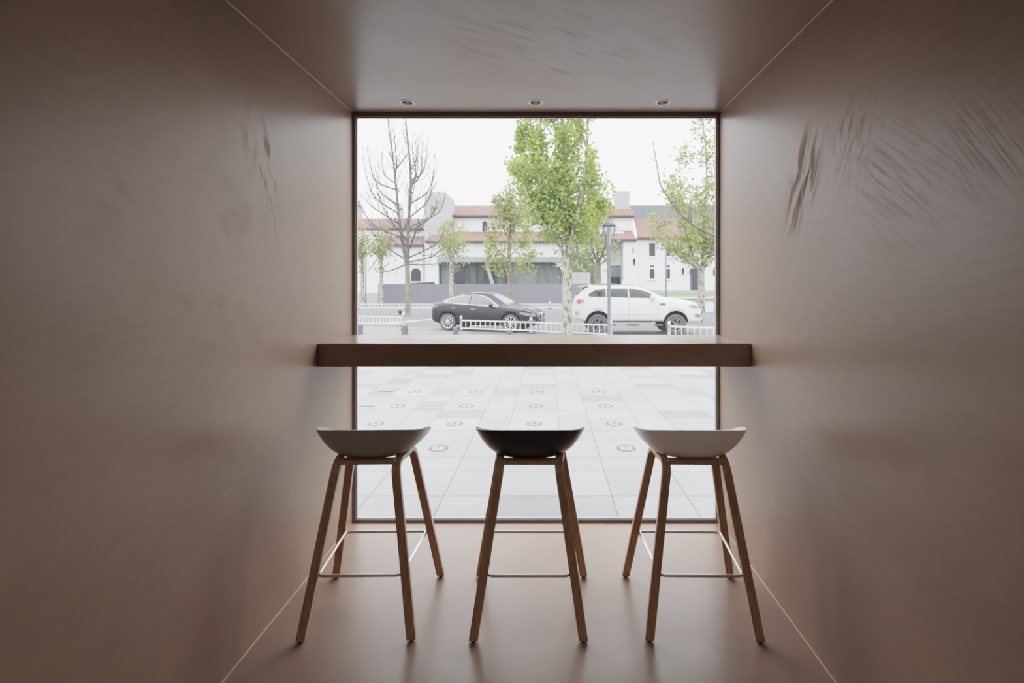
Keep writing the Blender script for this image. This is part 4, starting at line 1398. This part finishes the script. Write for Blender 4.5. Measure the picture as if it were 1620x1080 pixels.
def make_tree(name, label, group, px, Y, limbs, env, nleaf, lsize, leafm, barkm, seed, twigs=(5, 4), spread=0.9, up=0.16, tw_r=0.010, clump=0.22, fill=0.35, twig_len=1.0, trunkm=None):
    """limbs: list of ([(px, py, dy), ...], r0, r1), the first one is the trunk; env: list of (py, px_left, px_right)"""
    R = random.Random(seed)
    base = Vector((P(px, 0, Y).x, Y, GZ))
    t = thing(name, label, 'tree', base, 0, group)
    e = []
    for (py, a, b) in sorted(env, key=lambda q: -q[0]):
        e.append((P(0, py, Y).z, (P(a, 0, Y).x + P(b, 0, Y).x) / 2, (b - a) * Y / FPX / 2))

    def inside(p, k=1.0):
        q = env_at(e, p.z)
        if q is None:
            return False
        a = math.atan2(p.y - Y, p.x - q[0])
        rag = 0.90 + 0.10 * math.sin(3 * a + 2.1 * p.z + seed) + 0.09 * math.sin(5 * a - 3.7 * p.z + 2 * seed)
        return math.hypot(p.x - q[0], p.y - Y) < q[1] * k * rag
    tr, br = MB(), MB()
    tips = []
    for i, (pts, r0, r1) in enumerate(limbs):
        w = []
        for q in pts:
            v = P(q[0], q[1], Y); v.y += q[2] if len(q) > 2 else 0
            w.append(v)
        if i == 0:
            w[0] = Vector((base.x, Y, GZ - 0.05))
        # densify with a smooth curve
        d = []
        for k in range(len(w) - 1):
            p0, p1, p2, p3 = w[max(k - 1, 0)], w[k], w[k + 1], w[min(k + 2, len(w) - 1)]
            for j in range(4):
                u = j / 4
                d.append(0.5 * ((2 * p1) + (p2 - p0) * u + (2 * p0 - 5 * p1 + 4 * p2 - p3) * u * u + (3 * p1 - p0 - 3 * p2 + p3) * u ** 3))
        d.append(w[-1])
        n = len(d)
        rr = [r0 + (r1 - r0) * (k / (n - 1)) for k in range(n)]
        if i == 0:
            rr[0] *= 1.35; rr[1] *= 1.12
            tr.tube(d, rr, 12)
            continue
        br.tube(d, rr, 7)
        L = sum((d[k + 1] - d[k]).length for k in range(n - 1))
        nb = max(2, int(L * twigs[0]))
        for b in range(nb):
            u = 0.12 + 0.86 * (b + R.random()) / nb
            k = min(int(u * (n - 1)), n - 2)
            p = d[k].lerp(d[k + 1], u * (n - 1) - k)
            tan = (d[k + 1] - d[k]).normalized()
            az = R.uniform(0, 2 * PI)
            side = tan.orthogonal().normalized()
            side = Matrix.Rotation(az, 3, tan) @ side
            dr = (tan * R.uniform(0.35, 0.8) + side * spread).normalized()
            length = twig_len * R.uniform(0.6, 1.35) * (1.25 - 0.6 * u)
            seg = 6
            q, pl = p.copy(), [p.copy()]
            for s in range(seg):
                dr = (dr + Vector((R.uniform(-.12, .12), R.uniform(-.12, .12), up + R.uniform(-.05, .1)))).normalized()
                q = q + dr * (length / seg)
                if not inside(q, 1.05):
                    break
                pl.append(q.copy())
            if len(pl) < 3:
                continue
            rb = min(rr[k] * 0.5, 0.012 + 0.018 * length)
            br.tube(pl, [rb + (tw_r * 0.6 - rb) * (j / (len(pl) - 1)) for j in range(len(pl))], 4, False)
            tips += pl[1:]
            for s in range(twigs[1]):
                j = R.randrange(1, len(pl))
                tan2 = (pl[j] - pl[j - 1]).normalized()
                dr2 = (tan2 + Vector((R.uniform(-1, 1), R.uniform(-1, 1), R.uniform(-0.3, 0.9))) * 0.75).normalized()
                q2, p2 = pl[j].copy(), [pl[j].copy()]
                l2 = length * R.uniform(0.25, 0.55)
                for s2 in range(3):
                    dr2 = (dr2 + Vector((R.uniform(-.15, .15), R.uniform(-.15, .15), up * 1.3))).normalized()
                    q2 = q2 + dr2 * l2 / 3
                    if not inside(q2, 1.08):
                        break
                    p2.append(q2.copy())
                if len(p2) > 1:
                    br.tube(p2, [tw_r * 0.9 - tw_r * 0.5 * (j / (len(p2) - 1)) for j in range(len(p2))], 3, False)
                    tips += p2[1:]
    tr.build('trunk', trunkm or barkm, t, off=base, recalc=False)
    br.build('branches', barkm, t, off=base, recalc=False)
    if nleaf:
        lf = MB()
        zs = [q[0] for q in e]
        made, guard = 0, 0
        while made < nleaf and guard < nleaf * 6:
            guard += 1
            if R.random() < fill:
                z = R.uniform(zs[0], zs[-1])
                q = env_at(e, z)
                if q is None or R.random() > (q[1] / max(h for _, _, h in e)) ** 1.2:
                    continue
                rad, a = q[1] * math.sqrt(R.random()) * 0.97, R.uniform(0, 2 * PI)
                c0 = Vector((q[0] + rad * math.cos(a), Y + rad * math.sin(a), z))
            else:
                c0 = R.choice(tips)
            tone = R.random()
            for s in range(R.randint(5, 10)):
                c1 = c0 + Vector((R.gauss(0, clump), R.gauss(0, clump), R.gauss(0, clump)))
                if not inside(c1, 1.0):
                    continue
                sz = lsize * R.uniform(0.6, 1.25)
                nrm = Vector((R.gauss(0, 1), R.gauss(0, 1), R.gauss(0, 1) + 0.6)).normalized()
                u = nrm.orthogonal().normalized()
                u = Matrix.Rotation(R.uniform(0, 2 * PI), 3, nrm) @ u
                v = nrm.cross(u)
                # lobed leaf: five-pointed outline folded slightly along the midrib
                out = []
                for kk, (ru, rv) in enumerate(((0, 0), (0.55, 0.25), (0.38, 0.52), (0.0, 1.0), (-0.38, 0.52), (-0.55, 0.25))):
                    out.append(c1 + u * (ru * sz) + v * (rv * sz) + nrm * (abs(ru) * 0.3 * sz))
                lf.add(out, [(0, 1, 2, 3), (0, 3, 4, 5)], False, min(1, max(0, 0.15 + 0.6 * tone + R.uniform(-.2, .25))))
                made += 1
        lf.build('foliage', leafm, t, off=base, recalc=False)
    return t


TG = 'street plane trees'
# big leafy plane in front of the street barrier
make_tree('plane_tree', 'tall bright green leafy plane tree standing between the two cars', TG, 896.5, 18.6,
          [([(896.5, 528), (897, 480), (897, 430), (896, 405)], 0.185, 0.17),
           ([(897, 415), (884, 380), (872, 330), (862, 270), (855, 200), (850, 110)], 0.10, 0.03),
           ([(897, 412, 0), (899, 370, 0.3), (897, 310, 0.5), (893, 240, 0.5), (890, 160, 0.4), (888, 60, 0.3)], 0.12, 0.03),
           ([(898, 412), (906, 370, -0.3), (918, 320, -0.5), (925, 260, -0.6), (928, 190, -0.5), (925, 110, -0.4)], 0.10, 0.03),
           ([(898, 405), (914, 380, 0.4), (937, 350, 0.7), (950, 310, 0.9), (955, 270, 0.9)], 0.055, 0.015),
           ([(895, 402), (878, 375, -0.4), (855, 350, -0.7), (835, 315, -0.8), (826, 270, -0.7)], 0.055, 0.015),
           ([(890, 370), (860, 330, 0.6), (835, 280, 0.8), (826, 230, 0.7), (824, 200, .6)], 0.04, 0.012)],
          [(446, 884, 912), (430, 872, 935), (405, 862, 955), (380, 842, 968), (350, 815, 975), (320, 805, 977), (290, 802, 975), (260, 800, 962), (240, 800, 955), (215, 803, 948), (190, 808, 946), (130, 820, 935), (60, 845, 920), (0, 875, 895)],
          14500, 0.135, M['leaf'], M['bark'], 11, (5, 4), 0.9, 0.14, clump=0.14, fill=0.16)
# leafless plane
bare_limbs = [([(645, 499), (645.5, 470), (645, 440), (644.5, 420)], 0.17, 0.155),
              ([(645, 424), (645, 380), (648, 330), (650, 290), (647, 240), (642, 190), (640, 120)], 0.12, 0.03),
              ([(644, 424), (638, 390), (632, 350), (628, 310), (624, 270), (620, 235), (614, 190), (612, 130)], 0.11, 0.03)]
bare_leaders = {1: [(p[1], p[0]) for p in bare_limbs[1][0]][::-1], 2: [(p[1], p[0]) for p in bare_limbs[2][0]][::-1]}
for i, (sx, sy, mx_, my, ex, ey, dy) in enumerate([
        (626, 325, 605, 308, 588, 280, .3), (627, 338, 598, 315, 581, 250, -.4), (622, 290, 606, 275, 597, 235, .4), (623, 300, 600, 290, 590, 240, -.5),
        (629, 355, 600, 335, 575, 310, .2), (632, 375, 600, 360, 570, 305, -.5), (618, 270, 634, 250, 641, 225, .5), (620, 280, 632, 262, 633, 210, -.6),
        (650, 322, 672, 305, 686, 260, .3), (651, 345, 680, 318, 692, 250, -.4), (648, 285, 665, 270, 671, 215, .5), (648, 295, 668, 280, 675, 232, -.5),
        (647, 270, 656, 255, 660, 210, .2), (649, 300, 660, 275, 656, 230, -.3), (650, 360, 690, 335, 701, 290, .5), (649, 368, 680, 350, 698, 322, -.6),
        (640, 410, 600, 385, 570, 340, .6), (642, 418, 622, 428, 611, 432, -.4), (648, 415, 680, 405, 700, 380, .5), (648, 408, 690, 390, 712, 360, -.7),
        (638, 395, 610, 372, 590, 350, .8), (645, 400, 660, 380, 676, 345, -1.), (644, 418, 660, 418, 688, 416, .5), (645, 380, 625, 350, 612, 300, -1.),
        (646, 350, 640, 320, 636, 270, .9)]):
    which = min((1, 2), key=lambda q: abs(interp(bare_leaders[q], sy) - sx))
    sx = interp(bare_leaders[which], sy)
    bare_limbs.append(([(sx, sy), (mx_, my, dy), ((mx_ + ex) / 2 + (ex - mx_) * 0.2, (my + ey) / 2, dy * 1.6), (ex, ey, dy * 2)], 0.058, 0.016))
make_tree('plane_tree', 'bare leafless plane tree with forked trunk, behind the black bollard', TG, 645, 30.6, bare_limbs,
          [(440, 600, 690), (420, 585, 712), (380, 572, 715), (330, 568, 712), (290, 570, 706), (240, 578, 696), (200, 590, 684), (150, 600, 670), (100, 610, 660)],
          0, 0, None, M['bark_dark'], 3, (3.2, 2), 0.75, 0.2, tw_r=0.013, twig_len=1.1, trunkm=M['bark_mid'])
# yellow-green tree behind the black car
make_tree('plane_tree', 'yellow-green young tree growing straight behind the black car', TG, 806, 32.0,
          [([(806, 500), (806, 460), (805.5, 420), (806, 385)], 0.17, 0.12),
           ([(806, 390), (807, 350), (808, 320), (806, 290)], 0.10, 0.02),
           ([(804, 412), (788, 396), (776, 375), (770, 350)], 0.06, 0.015),
           ([(806, 405), (822, 388, .5), (834, 365, .8), (838, 345, .8)], 0.05, 0.015),
           ([(806, 380), (794, 355, -.5), (786, 330, -.6), (781, 312, -.6)], 0.05, 0.012),
           ([(806, 372), (818, 350, -.6), (826, 330, -.8), (828, 318, -.8)], 0.05, 0.012),
           ([(805, 425), (785, 420, -.4), (765, 412, -.6)], 0.03, 0.01), ([(806, 425), (825, 418, -.4), (848, 404, -.6)], 0.03, 0.01)],
          [(440, 780, 845), (425, 752, 855), (400, 754, 856), (370, 766, 848), (340, 770, 840), (318, 776, 830), (300, 790, 818), (290, 800, 810)],
          3200, 0.16, M['leaf_y'], M['bark_mid'], 21, (4, 3), 0.9, 0.15, clump=0.20, fill=0.12)
# slimmer trees farther off
for (px, Y, top, bot, x0, x1, base_py, nl, seed, lab) in (
        (714, 42.0, 345, 425, 682, 748, 478, 700, 31, 'slim pale green tree before the hoarding, next to the square tower'),
        (603, 45.0, 352, 428, 586, 622, 482, 650, 32, 'slim pale green tree at the near end of the hoarding'),
        (573, 45.5, 352, 428, 553, 590, 482, 600, 33, 'slim pale green tree beside the blue-grey street pole')):
    c_ = (x0 + x1) / 2
    make_tree('plane_tree', lab, TG, px, Y,
              [([(px, base_py), (px, 455), (px + 0.5, 432), (px, 415)], 0.19, 0.15),
               ([(px, 420), (px - 1, 395), (px + 1, 370), (px, top + 6)], 0.10, 0.02),
               ([(px, 420), (px - 8, 400, .5), (x0 + 9, 375, .8), (x0 + 6, 360, .8)], 0.06, 0.015),
               ([(px, 418), (px + 8, 398, -.5), (x1 - 9, 375, -.8), (x1 - 7, 362, -.8)], 0.06, 0.015),
               ([(px, 412), (px - 5, 390, -.8), (px - 10, 365, -1.0)], 0.05, 0.012),
               ([(px, 412), (px + 5, 385, .8), (px + 9, 362, 1.0)], 0.05, 0.012)],
              [(bot + 4, px - 10, px + 10), (bot - 8, x0 - 1, x1 + 1), (400, x0 - 4, x1 + 4), (375, x0 - 1, x1 + 1), (top + 10, x0 + 10, x1 - 10), (top, c_ - 6, c_ + 6)],
              int(nl * 1.6), 0.18, M['leaf_y'], M['bark'], seed, (3, 3), 0.95, 0.14, clump=0.26, fill=0.3, twig_len=1.2)
# second row plane behind the white car
make_tree('plane_tree', 'stout yellow-green plane tree rising behind the roof of the white car', TG, 945, 33.0,
          [([(946, 500), (946, 460), (946, 430), (946, 416)], 0.22, 0.20),
           ([(946, 418), (936, 390), (932, 350), (930, 310)], 0.10, 0.02),
           ([(946, 418), (946, 380, .4), (945, 340, .6), (944, 300, .6)], 0.11, 0.02),
           ([(946, 418), (956, 390, -.4), (962, 350, -.6), (964, 315, -.6)], 0.10, 0.02),
           ([(945, 420), (930, 405, .6), (912, 385, .9)], 0.06, 0.015), ([(947, 420), (965, 405, -.6), (982, 388, -.9)], 0.06, 0.015)],
          [(436, 950, 985), (420, 925, 988), (400, 914, 990), (370, 912, 988), (340, 912, 984), (310, 915, 978), (290, 925, 965)],
          1500, 0.17, M['leaf_y'], M['bark_dark'], 41, (3.4, 3), 0.9, 0.16, clump=0.22, fill=0.12, trunkm=M['bark_mid'])
# sparse plane behind the bonnet of the white car
make_tree('plane_tree', 'sparse spreading plane tree beyond the bonnet of the white car', TG, 1110, 26.0,
          [([(1110, 511), (1110, 470), (1109, 440), (1110, 422)], 0.18, 0.17),
           ([(1107, 428), (1090, 414), (1070, 398), (1052, 380), (1040, 350)], 0.075, 0.02),
           ([(1109, 424), (1098, 400, .4), (1090, 360, .6), (1085, 310, .6), (1078, 240, .6)], 0.07, 0.015),
           ([(1110, 424), (1113, 380), (1116, 320), (1118, 260), (1112, 190), (1110, 150)], 0.09, 0.02),
           ([(1111, 424), (1122, 395, -.4), (1130, 350, -.6), (1136, 280, -.7), (1138, 200, -.7)], 0.075, 0.02),
           ([(1112, 426), (1128, 412, .3), (1150, 400, .5), (1170, 380, .6)], 0.07, 0.02),
           ([(1108, 426), (1085, 418, -.6), (1062, 412, -.9), (1045, 395, -1)], 0.045, 0.012),
           ([(1110, 420), (1100, 380, -.8), (1070, 340, -1.1), (1052, 310, -1.2)], 0.05, 0.012)],
          [(428, 1070, 1150), (410, 1035, 1175), (380, 1022, 1185), (340, 1012, 1185), (300, 1016, 1180), (260, 1040, 1175), (220, 1070, 1165), (190, 1090, 1155), (150, 1100, 1140)],
          5200, 0.15, M['leaf_y'], M['bark'], 51, (3, 3), 0.9, 0.18, clump=0.20, fill=0.10)
# a nearer tree whose trunk is hidden by the scuffed wall; its broken dark limbs reach into view
make_tree('plane_tree', 'plane tree mostly hidden past the window edge, its dark broken limb reaching up', TG, 1215, 22.5,
          [([(1215, 535), (1214, 480), (1213, 430), (1212, 405)], 0.18, 0.16),
           ([(1212, 410), (1175, 390), (1129, 372), (1100, 358), (1075, 336), (1057, 312), (1045, 292), (1039, 260), (1033, 224)], 0.085, 0.022),
           ([(1039, 256), (1034, 252), (1026, 249)], 0.02, 0.012),
           ([(1212, 408), (1205, 350, .4), (1200, 280, .5), (1190, 200, .5)], 0.10, 0.03),
           ([(1212, 405), (1180, 400, -.4), (1129, 405, -.6), (1090, 400, -.6)], 0.06, 0.015),
           ([(1213, 405), (1235, 360), (1245, 290), (1250, 210)], 0.09, 0.03)],
          [(420, 1150, 1280), (400, 1060, 1290), (370, 1040, 1300), (340, 1024, 1300), (310, 1010, 1300), (285, 1012, 1290), (270, 1100, 1290), (200, 1150, 1270), (170, 1180, 1240)],
          700, 0.12, M['leaf'], M['bark_dark'], 61, (1.6, 2), 0.9, 0.18, clump=0.14, fill=0.04)

# ------------------------------------------------------------------ light
w = bpy.data.worlds.new('overcast')
SC.world = w
w.use_nodes = True
nt = w.node_tree
bg = nt.nodes['Background']
tc = nt.nodes.new('ShaderNodeTexCoord')
sp = nt.nodes.new('ShaderNodeSeparateXYZ')
nt.links.new(tc.outputs['Generated'], sp.inputs[0])
cr = nt.nodes.new('ShaderNodeValToRGB')
cr.color_ramp.elements[0].position = 0.0
cr.color_ramp.elements[0].color = (0.93, 0.95, 0.98, 1)
cr.color_ramp.elements[1].position = 0.9
cr.color_ramp.elements[1].color = (0.93, 0.96, 1.0, 1)
nt.links.new(sp.outputs['Z'], cr.inputs['Fac'])
nt.links.new(cr.outputs['Color'], bg.inputs['Color'])
sk = nt.nodes.new('ShaderNodeMapRange')      # overcast sky: brighter overhead than near the horizon
sk.inputs['From Min'].default_value, sk.inputs['From Max'].default_value = 0.35, 1.0
sk.inputs['To Min'].default_value, sk.inputs['To Max'].default_value = 6.0, 14.0
nt.links.new(sp.outputs['Z'], sk.inputs['Value'])
nt.links.new(sk.outputs['Result'], bg.inputs['Strength'])


def area(name, loc, rot, sx, sy, power, col, portal=False):
    d = bpy.data.lights.new(name, 'AREA')
    d.shape = 'RECTANGLE'; d.size = sx; d.size_y = sy; d.energy = power; d.color = col
    o = bpy.data.objects.new(name, d); COL.objects.link(o)
    o.location = loc; o.rotation_euler = rot
    if portal:
        d.cycles.is_portal = True
    return o


area('window_portal', ((XL + XR) / 2, YW + 0.028, ZC / 2), (-PI / 2, 0, 0), XR - XL, ZC, 1, (1, 1, 1), True)
# added soft fill in the unseen room, lifts counter front and stools
area('room_fill', (0, -1.6, RZ - 0.04), (0, 0, 0), 5.0, 2.4, 30, (1.0, 0.96, 0.93))

# ------------------------------------------------------------------ camera
cd = bpy.data.cameras.new('camera')
cam = bpy.data.objects.new('camera', cd)
COL.objects.link(cam)
cam.location = (0, 0, CAMZ)
cam.rotation_euler = (PI / 2, 0, 0)
cd.sensor_width = 36.0
cd.lens = FPX / 1620 * 36.0
cd.shift_x = -(VX - 810) / 1620
cd.shift_y = -(540 - VY) / 1620
cd.clip_start = 0.02
cd.clip_end = 500
SC.camera = cam
SC.view_settings.view_transform = 'Filmic'
SC.view_settings.look = 'None'
SC.view_settings.exposure = 0.0
SC.cycles.use_denoising = True
SC.cycles.max_bounces = 10
SC.cycles.transparent_max_bounces = 12
SC.cycles.caustics_reflective = False
SC.cycles.caustics_refractive = False
SC.cycles.sample_clamp_indirect = 8.0
